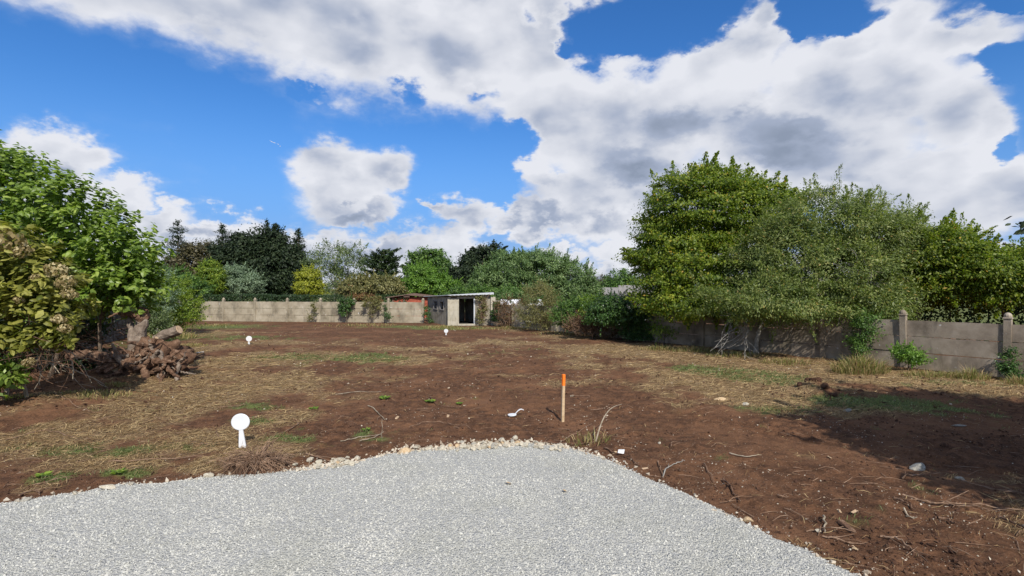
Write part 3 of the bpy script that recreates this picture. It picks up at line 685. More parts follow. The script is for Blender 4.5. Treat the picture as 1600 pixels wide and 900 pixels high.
def house(loc, w, d, h, rh, wallm, roofm, label, rz=0., wins=(), chim=None):
    t = empty('house', loc, label, 'house', None, rz)
    mb = MB(); mb.box((0, 0, h/2), (w, d, h), bev=.02)
    mb.put([[-w/2, -d/2, h], [-w/2, d/2, h], [-w/2, 0, h+rh-.1]], [[0, 1, 2]]); mb.put([[w/2, -d/2, h], [w/2, d/2, h], [w/2, 0, h+rh-.1]], [[2, 1, 0]])
    add('wall', mb.mesh('wall', wallm), t)
    for s in (-1, 1):
        mb = MB(); a = math.atan2(rh, d/2); L = math.hypot(rh, d/2)+.35
        V = []
        for zz in (0, .12):
            for xx in (-w/2-.25, w/2+.25):
                for tt in (0, L): V.append([xx, s*tt*math.cos(a), h+rh-tt*math.sin(a)+zz])
        mb.put(V, [[0,1,3,2],[4,6,7,5],[0,4,5,1],[2,3,7,6],[1,5,7,3],[0,2,6,4]]); add('roof', mb.mesh('roof', roofm), t)
    for (x_, z_, ww, hh) in wins:
        mb = MB(); mb.box((0, 0, 0), (ww, .08, hh), bev=.01); fr = add('window', mb.mesh('window', MAT['zinc']), t, (x_, -d/2-.03, z_))
        mb = MB(); mb.box((0, 0, 0), (ww-.16, .03, hh-.16)); add('pane', mb.mesh('pane', MAT['slate']), fr, (0, -.04, 0))
    if chim: mb = MB(); mb.box((0, 0, 0), (.7, .5, 1.2), bev=.02); add('chimney', mb.mesh('chimney', wallm), t, (chim, 0, h+rh+.3))
    return t
house((11.7, 66, 0), 4.2, 5, 1.7, .75, MAT['white_paint'], MAT['slate'], 'distant low house with a pale grey roof seen in the gap between the trees', .05, ((-1.1,1.1,.8,.9),(1.,1.1,.8,.9)))
house((9.6, 40, 0), 2.0, 3, 1.9, .7, MAT['white_paint'], MAT['slate'], 'white gabled house glimpsed between the vine covered wall and the big green tree', -.2, ((0,1.2,.7,.8),))
house((.7, 39, 0), 2.6, 2.4, 1.3, .22, MAT['white_paint'], MAT['white_paint'], 'low white building glimpsed through leaves above the wall right of the shed', 0., ((-.7,.85,.5,.4),(.5,.85,.5,.4)))

# ------------------------------------------------------------------ foliage engine
def unit(v): return v/(np.linalg.norm(v, axis=-1, keepdims=True)+1e-9)
def leaf_quads(Pn, Nn, size, asp=.5, fold=.0, dirs=None, rg=RNG):
    n = len(Pn); t = rg.normal(size=(n, 3)) if dirs is None else dirs+rg.normal(0, .25, (n, 3))
    t = unit(t-Nn*(t*Nn).sum(1, keepdims=True)); b = np.cross(Nn, t); s = size[:, None]
    if not fold:
        V = np.stack([Pn-t*s*.5, Pn+b*s*asp*.5+t*s*.05, Pn+t*s*.5, Pn-b*s*asp*.5+t*s*.05], 1); F = np.array([[0, 1, 2, 3]])
    else:
        dr = -Nn*s*fold
        V = np.stack([Pn-t*s*.5, Pn-t*s*.18+b*s*asp*.5+dr, Pn+t*s*.2+b*s*asp*.42+dr*1.3, Pn+t*s*.55+dr*1.6, Pn+t*s*.2-b*s*asp*.42+dr*1.3, Pn-t*s*.18-b*s*asp*.5+dr, Pn+t*s*.05], 1)
        F = np.array([[0,1,6],[1,2,6],[2,3,6],[3,4,6],[4,5,6],[5,0,6]])
    k = V.shape[1]; return V.reshape(-1, 3), (F[None]+np.arange(n)[:, None, None]*k).reshape(-1, F.shape[1]), k
def clump_centres(blobs, n, rg, shell=.62):
    """blobs: list of (centre, radii); points mostly near the outer shell, none deep inside a neighbour"""
    vol = np.array([(r[0]*r[2]) for c, r in blobs]); pr = vol/vol.sum(); out = []; nr = []
    k = rg.choice(len(blobs), n*2, p=pr); dirn = unit(rg.normal(size=(n*2, 3))); rr = shell+(1-shell)*rg.random(n*2)**.6
    C = np.array([b[0] for b in blobs])[k]; Rr = np.array([b[1] for b in blobs])[k]
    Pp = C+dirn*Rr*rr[:, None]; Nn = unit(dirn/Rr)
    deep = np.zeros(n*2, bool)
    for c, r in blobs: deep |= (((Pp-c)/r)**2).sum(1) < (shell*.92)**2
    keep = ~deep; return Pp[keep][:n], Nn[keep][:n]
def crown_mesh(name, blobs, n_cl, per, cr, lsize, mat, seed=0, asp=.5, flat=.6, sprig=.25, core=.2, droop=0., fold=0., lsvar=.35, up=.6, zmin=.25, out_amt=.9):
    rg = np.random.default_rng(seed); Pc, Nc = clump_centres(blobs, n_cl, rg)
    allP = []; allN = []; allR = []; allD = []
    n = len(Pc)
    # tufts
    cs = cr*rg.uniform(.6, 1.35, n); base = rg.normal(0, .13, n)
    off = rg.normal(size=(n, per, 3))*.5; off[..., 2] *= flat
    Pt = Pc[:, None]+off*cs[:, None, None]
    Nt = unit(unit(off+Nc[:, None]*.7)*out_amt+rg.normal(0, .55, (n, per, 3))+np.array([0, 0, up]))
    allP.append(Pt.reshape(-1, 3)); allN.append(Nt.reshape(-1, 3)); allD.append((Nc[:, None]+np.array([0, 0, -.3-droop])+0*off).reshape(-1, 3))
    allR.append((.45+base[:, None]+rg.normal(0, .2, (n, per))).ravel())
    # sprigs sticking out of the outline
    ns = int(n*sprig)
    if ns:
        i = rg.choice(n, ns, replace=False); m = max(8, per//2); tt = rg.random((ns, m))**.8
        dirn = unit(Nc[i]+np.array([0, 0, .45-droop])+rg.normal(0, .25, (ns, 3))); L = min(cr, .40)*rg.uniform(1.0, 2.5, ns)
        Pq = Pc[i][:, None]+dirn[:, None]*(tt*L[:, None])[..., None]+rg.normal(0, 1, (ns, m, 3))*(cr*.20*(1.15-tt))[..., None]
        Pq[..., 2] -= (tt**2*L[:, None]*droop*.5)
        allP.append(Pq.reshape(-1, 3)); allN.append(unit(rg.normal(size=(ns*m, 3))+np.array([0, 0, up]))); allD.append(np.repeat(dirn, m, 0)); allR.append(.55+rg.normal(0, .2, ns*m))
    # inner leaves, that close the crown; its inner shade put into their darker tint
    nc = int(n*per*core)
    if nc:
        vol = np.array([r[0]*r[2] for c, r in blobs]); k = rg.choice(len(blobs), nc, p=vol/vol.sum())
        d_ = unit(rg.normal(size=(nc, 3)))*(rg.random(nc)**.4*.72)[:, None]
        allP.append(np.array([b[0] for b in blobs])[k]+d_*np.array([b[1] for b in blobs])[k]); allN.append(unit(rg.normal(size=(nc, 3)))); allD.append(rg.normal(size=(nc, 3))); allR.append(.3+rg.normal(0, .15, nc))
    Pa = np.concatenate(allP); Na = np.concatenate(allN); Ra = np.clip(np.concatenate(allR), 0, .965); Da = np.concatenate(allD)
    odd = rg.random(len(Ra)) > .985; Ra[odd] = .99
    k = Pa[:, 2] > zmin; Pa, Na, Ra, Da = Pa[k], Na[k], Ra[k], Da[k]
    sz = lsize*rg.uniform(1-lsvar, 1+lsvar, len(Pa)); sz[len(allP[0])*0:] *= 1
    V, F, kk = leaf_quads(Pa, Na, sz, asp, fold, Da, rg)
    return np_mesh(name, V, F, mat, {'rnd': np.repeat(Ra, kk)})
def px_blobs(lst, Y, depth=None, dj=.25, seed=0):
    rg = np.random.default_rng(seed+5); out = []
    for b in lst:
        cx, cy, rx, ry = b[:4]; yy = Y+(b[4] if len(b) > 4 else rg.uniform(-dj, dj)*(rx/FPX*Y)); c = P(cx, cy, yy)
        dp = (b[5] if len(b) > 5 else (depth or .85*rx/FPX*yy)); out.append((c, np.array([rx/FPX*yy, dp, ry/FPX*yy])))
    return out
def branch_mesh(name, base, targets, r0, mat, seed=0, trunk_top=None, n=7, wig=.12, twigs=0):
    rg = np.random.default_rng(seed+77); mb = MB(); base = np.asarray(base, float)
    tt = np.asarray(trunk_top, float) if trunk_top is not None else base+(np.mean(targets, 0)-base)*.6
    def curve(a, b, m, w, sag=0.):
        s = np.linspace(0, 1, m)[:, None]; p = a+(b-a)*s; L = np.linalg.norm(b-a)
        for f_ in (1, 2): p = p+np.sin(s*math.pi*f_)*rg.normal(0, w*L/f_, 3)*.5
        p[:, 2] += (np.sin(s*math.pi)*sag*L)[:, 0]; return p
    T = curve(base, tt, 9, wig*.6); mb.tube(T, np.linspace(r0, r0*.45, 9)*np.r_[1.35, 1.1, np.ones(7)], n, wob=.08)
    for g_ in targets:
        k = rg.integers(3, 9); Bc = curve(T[k], np.asarray(g_, float), 7, wig, .06); rr = r0*.42*(1-k/14)
        mb.tube(Bc, np.linspace(rr, rr*.22, 7), max(4, n-2))
        for _ in range(twigs):
            j = rg.integers(2, 7); e = Bc[j]+unit(rg.normal(size=3)+np.array([0, 0, .3]))*np.linalg.norm(g_-T[k])*rg.uniform(.10, .22)
            mb.tube(curve(Bc[j], e, 5, wig), np.linspace(rr*.35, rr*.1, 5), 4, cap=False)
    return mb.mesh(name, mat, smooth=True)
def tree(name, cat, label, lst, Y, mat, n_cl=160, per=60, cr=.5, ls=.12, seed=0, base=None, r0=.18, bark='bark', group=None, nb=8, **kw):
    bl = px_blobs(lst, Y, seed=seed); rg = np.random.default_rng(seed+3)
    c = np.mean([b[0] for b in bl], 0); bp = np.array([c[0], c[1], 0.]) if base is None else np.asarray(base, float)
    bp[2] = min(ztf(bp[0], bp[1]), .2)-.05
    t = empty(name, bp, label, cat, group)
    bl2 = [(b[0]-bp, b[1]) for b in bl]
    tg = [bl2[k % len(bl2)][0]+unit(rg.normal(size=3))*bl2[k % len(bl2)][1]*.55 for k in range(nb)]
    top = (c-bp)*np.array([.8, .8, .72]) if 'top' not in kw else np.asarray(kw.pop('top'), float)-bp; twigs = kw.pop('twigs', 0)
    add('trunk' if r0 > .05 else 'stem', branch_mesh('trunk' if r0 > .05 else 'stem', (0, 0, 0), tg, r0, MAT[bark], seed, top, twigs=twigs), t)
    add('crown' if r0 > .05 else 'foliage', crown_mesh('crown' if r0 > .05 else 'foliage', bl2, n_cl, per, cr, ls, mat, seed, zmin=.1, **kw), t)
    return t
L_ = leaf_mat
LM = dict(
    dark=L_('leaf_dark', (.010,.018,.008), (.020,.035,.014), (.045,.065,.025), .15, .6, .25),
    brown=L_('leaf_brown', (.035,.032,.013), (.075,.066,.028), (.13,.11,.05), .2),
    gold=L_('leaf_gold', (.11,.14,.012), (.24,.26,.02), (.38,.38,.04), .25),
    lime=L_('leaf_lime', (.07,.12,.012), (.14,.21,.02), (.28,.33,.04), .3),
    olive_grey=L_('leaf_silver', (0.084,0.126,0.070), (0.168,0.231,0.140), (0.308,0.392,0.252), .25),
    airy=L_('leaf_airy', (0.049,0.077,0.025), (0.112,0.154,0.056), (0.224,0.266,0.119), .3),
    pine=L_('leaf_pine', (0.020,0.039,0.014), (0.042,0.073,0.025), (0.091,0.133,0.042), .15, .6),
    green=L_('leaf_green', (0.031,0.070,0.014), (0.077,0.147,0.028), (0.168,0.266,0.056), .3),
    bright=L_('leaf_bright', (0.049,0.105,0.014), (0.119,0.224,0.031), (0.238,0.378,0.063), .35),
    willow=L_('leaf_willow', (0.049,0.091,0.028), (0.119,0.189,0.063), (0.238,0.322,0.126), .3),
    horn=L_('leaf_horn', (.042,.080,.007), (.130,.185,.016), (.29,.325,.038), .42, odd=(0.420,0.266,0.042)),
    greywil=L_('leaf_greywil', (.055,.085,.020), (.150,.195,.050), (.31,.33,.11), .38, odd=(0.350,0.252,0.070)),
    bushy=L_('leaf_bushy', (0.084,0.084,0.028), (0.182,0.175,0.063), (0.322,0.294,0.126), .3, odd=(0.308,0.168,0.070)),
    ivy=L_('leaf_ivy', (.020,.050,.012), (.050,.110,.022), (.11,.19,.045), .2, .4, .4),
    vine=L_('leaf_vine', (.05,.10,.012), (.14,.22,.025), (.27,.36,.05), .35),
    dry=L_('leaf_dry', (.06,.035,.018), (.14,.085,.045), (.25,.17,.09), .25, .8, .1),
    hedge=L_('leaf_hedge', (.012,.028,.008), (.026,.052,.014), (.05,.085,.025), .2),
    lilac=L_('leaf_lilac', (.070,.12,.014), (.17,.25,.036), (.34,.42,.09), .4, .42, .45),
    hydra=L_('leaf_hydra', (.08,.10,.015), (.20,.20,.035), (.38,.36,.09), .35, .5, .3, odd=(.22,.12,.05)),
    petal=L_('petal_dry', (.16,.12,.05), (.30,.23,.11), (.50,.42,.24), .25, .8, .1),
    weedgrass=L_('leaf_weed', (.10,.12,.03), (.22,.22,.07), (.38,.33,.14), .3),
    rust=L_('leaf_rust', (.09,.045,.015), (.17,.09,.03), (.26,.15,.05), .2),
)
#   trees beyond the far wall
BT = 'trees beyond the far wall'
def cone_tree(label, px, ytop, ybot, Y, w, mat, seed, cat='conifer', dense=1., lean=0.):
    rg = np.random.default_rng(seed); base = np.array([(px-800)/FPX*Y, Y, 0.]); zt_ = P(px, ytop, Y)[2]; t = empty('conifer', base, label, cat, None)
    mb = MB(); mb.tube([(0, 0, -.2), (0, 0, zt_*.5), (lean, 0, zt_-.1)], [.22, .14, .02], 6); add('trunk', mb.mesh('trunk', MAT['bark']), t)
    rows = int(34*dense); Pl = []; Nl = []; Dl = []; wr = w/FPX*Y
    z0 = .6
    for i in range(rows):
        s = (i+rg.random())/rows; z_ = z0+(zt_-z0)*s; r_ = wr*(1-s)**.55*rg.uniform(.6, 1.25)+.1; k = max(5, int(15*(1-s)+5))
        for a in rg.random(k)*6.283:
            m = int(16+26*(1-s)); q = rg.random(m)**.6; d_ = np.array([math.cos(a), math.sin(a), .18-.35*(1-s)]); rl = r_*rg.uniform(.6, 1.15)
            pts = np.array([lean*s, 0, z_])+d_*(q*rl)[:, None]+rg.normal(0, .11, (m, 3))*(.5+.9*q)[:, None]; pts[:, 2] += q*q*rl*.28
            Pl.append(pts); Nl.append(unit(rg.normal(0, .6, (m, 3))+np.array([0, 0, .5])+d_*.6)); Dl.append(np.repeat(d_[None], m, 0))
    Pl = np.concatenate(Pl); V, F, kk = leaf_quads(Pl, np.concatenate(Nl), rg.uniform(.16, .34, len(Pl)), .4, 0, np.concatenate(Dl), rg)
    add('crown', np_mesh('crown', V, F, mat, {'rnd': np.repeat(np.clip(rg.normal(.4, .22, len(Pl)), 0, .96), kk)}), t); return t
cone_tree('dark narrow conifer, leftmost of the tall trees beyond the far wall', 278, 346, 440, 72, 34, LM['dark'], 1)
cone_tree('dark ragged conifer standing between the brown tree and the broad dark tree', 347, 351, 440, 70, 32, LM['dark'], 2)
cone_tree('thin dark spire conifer at the right edge of the broad dark tree', 466, 359, 440, 66, 24, LM['dark'], 3)
cone_tree('dark conifer point rising from the top of the broad dark tree, left of its twin', 417, 343, 440, 76, 15, LM['dark'], 4)
cone_tree('dark conifer point rising from the top of the broad dark tree, right of its twin', 429, 347, 440, 76, 14, LM['dark'], 5)
tree('broadleaf_tree', 'tree', 'brownish green broadleaf tree beside the leftmost dark conifer', [(312,392,24,16),(300,412,34,26),(330,404,20,26),(265,425,30,22),(330,425,40,25)], 70, LM['brown'], 170, 80, .9, .32, 11, base=(-43, 70, 0), r0=.3)
tree('broadleaf_tree', 'tree', 'broad almost black evergreen tree, largest in the far left group', [(400,392,38,36),(385,420,45,38),(430,410,42,40),(450,425,28,35),(375,385,22,22),(420,375,25,20),(400,440,60,22),(445,400,22,22),(352,405,22,30)], 66, LM['dark'], 420, 90, .95, .33, 12, base=(-33, 66, 0), r0=.45, core=.3)
tree('broadleaf_tree', 'tree', 'light airy tree with sky showing through, right of the spire conifer', [(520,400,32,24),(505,425,28,28),(545,410,28,28),(530,440,38,20),(560,400,18,18),(488,405,14,18)], 60, LM['airy'], 190, 50, .7, .2, 13, base=(-21, 60, 0), r0=.22, bark='bark_grey', core=.06, sprig=.6, twigs=3, nb=14)
tree('broadleaf_tree', 'tree', 'rounded mid green tree right of the dark layered pine', [(672,405,25,20),(678,420,24,22),(655,415,22,22),(690,418,14,16),(665,440,34,20)], 62, LM['green'], 230, 80, .7, .27, 14, base=(-10.2, 62, 0), r0=.3)
tree('broadleaf_tree', 'tree', 'dark tree leaning up beside the big willow, with a rounded top', [(762,396,25,18),(740,410,20,18),(728,425,22,20),(750,430,32,24),(775,405,16,16),(720,440,22,18)], 58, LM['dark'], 260, 80, .6, .27, 15, base=(-3.5, 58, 0), r0=.3, core=.25)
def layered_pine():
    Y = 56; rg = np.random.default_rng(21); base = np.array([(600-800)/FPX*Y, Y, 0.]); t = empty('pine_tree', base, 'dark flat layered pine with spreading branch tips behind the far wall', 'pine')
    mb = MB(); mb.tube([(0, 0, -.2), (.2, 0, 3), (0, 0, 6.4)], [.35, .25, .08], 8); Pl = []; Nl = []; Dl = []
    for i in range(120):
        s = rg.random(); z_ = 1.6+s*5.0; a = rg.random()*6.283; L = (3.9*(1-s*.55))*rg.uniform(.55, 1.05)
        d_ = np.array([math.cos(a), math.sin(a), rg.uniform(.05, .40)]); p0 = np.array([0, 0, z_-L*.18])
        if i < 46: mb.tube([p0, p0+d_*L*.5, p0+d_*L*.95], [.07, .045, .015], 4, cap=False)
        m = 190; q = .25+.75*rg.random(m)**.7; side = np.cross(d_, [0, 0, 1]); w_ = (1.05-q)*L*.34+.12
        pts = p0+d_*(q*L)[:, None]+side*(rg.uniform(-1, 1, m)*w_)[:, None]; pts[:, 2] += .18*(q**3)*L*.5+rg.normal(0, .07, m)-abs(rg.normal(0, .08, m))
        Pl.append(pts); Nl.append(unit(rg.normal(0, .5, (m, 3))+np.array([0, 0, .9]))); Dl.append(np.repeat((d_+np.array([0, 0, .5]))[None], m, 0))
    add('trunk', mb.mesh('trunk', MAT['bark']), t); Pl = np.concatenate(Pl)
    k = Pl[:, 2] < 6.95; V, F, kk = leaf_quads(Pl[k], np.concatenate(Nl)[k], rg.uniform(.16, .36, k.sum()), .3, 0, np.concatenate(Dl)[k], rg)
    add('crown', np_mesh('crown', V, F, LM['pine'], {'rnd': np.repeat(np.clip(rg.normal(.45, .25, k.sum()), 0, .96), kk)}), t)
layered_pine()
tree('willow_shrub', 'shrub', 'huge soft green willow mound filling the middle behind the wall and the shed', [(800,425,44,32),(850,425,50,34),(890,440,42,30),(765,440,32,26),(820,450,60,28),(870,455,60,26),(915,452,22,20),(745,455,30,18),(840,408,30,18),(790,405,18,14)], 48, LM['willow'], 900, 75, .55, .2, 16, base=(2.2, 48, 0), r0=.3, sprig=.5, core=.3, asp=.38)
tree('garden_conifer', 'conifer', 'round golden yellow conifer shining in front of the dark trees', [(483,438,19,18),(485,450,22,14),(480,430,12,12)], 50, LM['gold'], 190, 80, .36, .15, 17, r0=.12, sprig=.3, up=.3)
tree('garden_conifer', 'conifer', 'pointed lime green conifer left of the silvery shrub', [(329,425,17,17),(332,440,20,20),(326,415,10,10)], 48, LM['lime'], 190, 80, .36, .15, 18, r0=.12, up=.3)
tree('garden_shrub', 'shrub', 'silvery grey green shrub between the lime and the golden conifers', [(370,430,22,16),(388,440,22,15),(375,448,32,14),(362,440,18,16)], 50, LM['olive_grey'], 210, 80, .36, .16, 19, r0=.1, sprig=.4, asp=.35)
tree('garden_shrub', 'shrub', 'bright fresh green bush in front of the dark layered pine and the rounded tree', [(660,430,22,18),(680,445,30,18),(645,448,28,16),(700,450,20,14),(620,452,26,12)], 48, LM['bright'], 300, 75, .42, .18, 20, r0=.1, sprig=.4)
tree('garden_shrub', 'shrub', 'olive brown bush behind the ivy on the far wall', [(575,448,24,16),(600,445,22,15),(550,450,20,14),(615,452,20,12)], 44, LM['bushy'], 230, 70, .36, .17, 22, r0=.1, sprig=.5)
tree('garden_shrub', 'shrub', 'mixed green shrub left of the lime conifer', [(268,440,28,26),(290,445,24,20),(250,450,24,28),(305,452,22,16)], 45, LM['green'], 240, 75, .4, .18, 23, r0=.1, sprig=.4)
tree('garden_shrub', 'shrub', 'thin greyish twiggy shrub between the leafy shrub and the green ones', [(248,440,16,30),(258,465,16,24),(240,470,20,25)], 26, LM['olive_grey'], 110, 40, .25, .07, 24, r0=.05, bark='bark_grey', sprig=.7, core=.05)
tree('garden_shrub', 'shrub', 'dark leafy garden shrub rising behind the shed roof', [(745,462,34,14),(790,462,34,14),(715,462,26,12),(830,470,26,10)], 42, LM['green'], 320, 70, .36, .16, 25, r0=.1, sprig=.3)
# clipped hedge behind the far wall
def hedge(label, a, b, h, th, mat, seed, ls=.1, n=9000, top=.08):
    rg = np.random.default_rng(seed); a = np.array(a, float); b = np.array(b, float); d = b-a; L = np.linalg.norm(d); d /= L; nr = np.array([-d[1], d[0]])
    t = empty('hedge', (a[0], a[1], 0), label, 'hedge')
    s = rg.random(n)*L; w_ = rg.uniform(-1, 1, n); z_ = rg.random(n)**.7; f = rg.random(n); 
    front = f < .45; w_[front] = np.sign(w_[front]); tp = f > .75; z_[tp] = 1
    hh = h*(1+top*(fbm(s, s*0+seed, 1.2, 3, seed)-.5)*2)
    Pp = np.stack([d[0]*s+nr[0]*w_*th/2, d[1]*s+nr[1]*w_*th/2, z_*hh], -1)+rg.normal(0, .05, (n, 3))
    Nn = unit(np.stack([nr[0]*w_, nr[1]*w_, .3+1.0*tp], -1)+rg.normal(0, .5, (n, 3)))
    V, F, kk = leaf_quads(Pp, Nn, rg.uniform(.6, 1.4, n)*ls, .55, 0, None, rg)
    add('foliage', np_mesh('foliage', V, F, mat, {'rnd': np.repeat(np.clip(rg.normal(.45, .25, n), 0, .96), kk)}), t)
    mb = MB(); mb.tube([(0, 0, -.1), (.05, 0, h*.8)], [.04, .02], 5); sm = mb.mesh('stem', MAT['bark'])
    for k in range(int(L/1.1)): p = d*(k+.5)*1.1; add('stem', sm, t, (p[0], p[1], 0))
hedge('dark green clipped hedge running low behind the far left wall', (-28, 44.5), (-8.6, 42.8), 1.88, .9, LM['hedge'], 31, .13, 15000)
# far wooded skyline in the gap and beyond the plot
for k, (px_, cy, rx, ry, Y, m_) in enumerate([(945,440,26,10,120,'brown'),(975,438,22,11,115,'green'),(925,443,20,9,130,'dark')]):
    tree('broadleaf_tree', 'tree', ['low olive tree on the skyline in the gap above the distant roof', 'mid green tree on the skyline tucked against the big tree on the right', 'small dark tree on the skyline just right of the willow mound'][k], [(px_, cy, rx, ry), (px_+12, cy+6, rx, ry)], Y, LM[m_], 90, 50, .9, .3, 40+k, r0=.3)
for k, (x_, y_, r_) in enumerate([(-70,80,5),(-85,60,6),(-60,95,6),(-45,100,6),(48,75,6),(62,60,6),(35,90,6),(75,45,5),(-52,60,4.5),(20,95,4)]):
    kk = MAT; bl_px = None
    t = empty('broadleaf_tree', (x_, y_, 0), 'rounded '+['green', 'near black', 'brownish'][k % 3]+' tree on the outskirts, '+['left beyond the side wall','far left behind the shrub','behind the far left corner','left of the dark conifers','right behind the big green tree','far right beyond the leafy row','behind the right side trees','furthest to the right','behind the left side wall end','deep in the gap over the roofs'][k], 'tree')
    bl2 = [(np.array([0, 0, r_*.95]), np.array([r_*.6]*3)), (np.array([r_*.4, 0, r_*.75]), np.array([r_*.5]*3)), (np.array([-r_*.4, .5, r_*.7]), np.array([r_*.5]*3)), (np.array([0, 0, r_*.4]), np.array([r_*.8, r_*.8, r_*.35]))]
    add('trunk', branch_mesh('trunk', (0, 0, -.1), [b[0] for b in bl2], .25, MAT['bark'], k, (0, 0, r_*.7)), t)
    add('crown', crown_mesh('crown', bl2, 90, 40, 1., .4, LM[['green','dark','brown'][k % 3]], 50+k), t)

# ------------------------------------------------------------------ right side trees
horn = [(1090,330,85,68,0,2.1),(1050,395,60,58,0,2.),(1110,425,95,62,-1.,2.2),(1165,335,70,58,.5,2.),(1205,335,42,45,1,1.6),(1040,458,42,34,-1.4,1.3),(1090,290,42,30,.5,1.4),(1085,472,70,26,-2.4,1.3),(1015,385,24,30,0,1.2),(1130,290,50,25,.5,1.4),(1140,465,70,30,-1.8,1.5)]
tree('hornbeam_tree', 'tree', 'big yellowish green tree, tallest on the right, overhanging the wall', horn, 23.2, LM['horn'], 620, 215, .62, .108, 61, base=(8.9, 23.6, 0), r0=.2, sprig=.45, core=.10, twigs=2, nb=14, flat=.26, asp=.6, bark='bark_grey')
wil = [(1290,345,82,52,0,1.6),(1345,365,80,52,0,1.6),(1235,395,70,62,0,1.7),(1300,430,100,58,-.8,1.8),(1380,400,50,55,.3,1.4),(1350,478,62,38,-1.6,1.1),(1215,465,60,38,-1.6,1.3),(1400,362,42,36,.5,1.3),(1260,480,70,30,.2,1.3),(1180,420,40,50,.4,1.3),(1330,490,42,22,-.6,.7),(1240,482,50,18,-2.2,.9),(1185,474,40,20,-1.8,.9),(1130,468,40,24,-1.,.9),(1290,488,45,14,-2.2,.8),(1380,470,40,30,-1.2,.9)]
tree('willow_tree', 'tree', 'greyish green fine twigged tree in the middle of the right side, leaning over the wall', wil, 19.6, LM['greywil'], 800, 170, .50, .098, 62, base=(9.0, 18.9, 0), top=(9.5, 19.0, 2.4), r0=.08, sprig=.6, core=.16, twigs=5, nb=30, asp=.36, bark='bark_grey', flat=.45)
tree('hornbeam_tree', 'tree', 'green tree behind the capped wall post at right, left part of the leafy row', [(1450,388,46,38,0,1.5),(1480,410,60,48,0,1.6),(1430,420,40,50,0,1.4),(1470,452,55,22,0,1.4)], 19.4, LM['horn'], 300, 170, .52, .10, 63, base=(15.6, 19.8, 0), r0=.13, sprig=.6, core=.12, bark='bark', flat=.3)
tree('hornbeam_tree', 'tree', 'green tree behind the rightmost wall panels, right part of the leafy row', [(1525,425,55,36,0,1.5),(1590,428,60,36,0,1.6),(1560,440,70,38,0,1.5),(1640,425,60,40,0,1.6),(1505,400,34,26,0,1.2)], 18.6, LM['horn'], 330, 170, .52, .10, 64, base=(18.6, 18.4, 0), r0=.13, sprig=.6, core=.12, bark='bark', flat=.3)
tree('hornbeam_tree', 'tree', 'green tree continuing the leafy row beyond the right edge', [(1720,400,80,60,0,1.8),(1800,420,90,70,0,1.8)], 17, LM['horn'], 260, 70, .4, .1, 65, r0=.13, sprig=.5, core=.25)

# trees behind that close the view under the crowns
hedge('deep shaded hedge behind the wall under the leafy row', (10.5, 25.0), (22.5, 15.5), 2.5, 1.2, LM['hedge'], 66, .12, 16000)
# ------------------------------------------------------------------ plants on and before the walls
def plant(name, cat, label, lst, Y, mat, n_cl, per, cr, ls, seed, base=None, stem=.012, bark='bark', nb=8, **kw):
    kw.setdefault('r0', stem); return tree(name, cat, label, lst, Y, mat, n_cl, per, cr, ls, seed, base, bark=bark, nb=nb, **kw)
plant('bush', 'bush', 'olive brown feathery bush standing before the wall right of the shed', [(843,462,24,22,0,.8),(835,485,30,20,0,.7),(855,480,20,22,0,.7),(845,503,22,10,0,.5)], 29.6, LM['bushy'], 200, 60, .28, .085, 71, r0=.04, sprig=.8, core=.1, asp=.3, nb=12, twigs=2)
plant('climbing_plant', 'climber', 'dark green ivy mass spilling over the wall left of the big green tree', [(985,485,38,26,0,.6),(960,478,30,20,0,.5),(1015,500,32,26,0,.5),(1005,520,30,16,0,.4),(940,492,25,18,0,.5)], 24.2, LM['ivy'], 330, 60, .27, .085, 72, r0=.035, sprig=.5)
plant('climbing_plant', 'climber', 'mid green climber draped over the wall between the olive bush and the ivy mass', [(900,485,34,18,0,.5),(885,495,24,16,0,.4),(915,478,25,14,0,.4)], 26.6, LM['green'], 200, 55, .24, .08, 73, r0=.03, sprig=.6)
plant('climbing_plant', 'climber', 'bright yellow green vine shoots on top of the wall in the gap', [(940,466,20,8,0,.4),(925,472,18,9,0,.4),(915,490,12,10,0,.3)], 25.4, LM['vine'], 70, 45, .18, .09, 74, r0=.02, sprig=1.)
plant('climbing_plant', 'climber', 'dry brown creeper hanging on the wall just right of the shed', [(785,485,10,20,0,.25),(800,480,14,16,0,.25),(812,475,12,10,0,.25),(790,500,12,10,0,.25)], 32.6, LM['dry'], 90, 40, .2, .07, 75, r0=.03, sprig=1., core=.05, bark='root')
plant('climbing_plant', 'climber', 'dry brown creeper covering the wall below the yellow green shoots', [(925,505,30,18,0,.25),(905,508,26,12,0,.25),(945,512,26,16,0,.25)], 25.2, LM['dry'], 120, 40, .2, .07, 76, r0=.03, sprig=1., core=.05, bark='root')
plant('ivy', 'ivy', 'dense dark ivy clump hanging on the pale far wall left of the rusty patch', [(538,478,11,14,0,.2),(545,470,10,8,0,.2)], 36.7, LM['ivy'], 60, 45, .18, .09, 77, r0=.02)
plant('ivy', 'ivy', 'ivy strands hanging down the pale far wall below the rusty patch', [(580,478,5,18,0,.15),(590,472,5,14,0,.15),(572,470,6,8,0,.15)], 36.4, LM['bushy'], 60, 30, .16, .08, 78, r0=.02, sprig=.8)
plant('ivy', 'ivy', 'thin ivy strand on the pale far wall between the rusty patch and the shed', [(603,484,4,16,0,.12),(607,492,8,6,0,.12)], 36.2, LM['ivy'], 24, 26, .14, .08, 79, r0=.015)
plant('ivy', 'ivy', 'small ivy tuft creeping up a post of the pale far wall left of centre', [(490,482,4,16,0,.12),(484,494,8,5,0,.12)], 37.0, LM['bushy'], 26, 26, .14, .08, 80, r0=.015)
plant('climbing_plant', 'climber', 'leafy growth over the wall top before the low white building', [(800,461,24,5,0,.5),(826,467,16,7,0,.5)], 35.5, LM['willow'], 70, 40, .25, .12, 95, r0=.03)
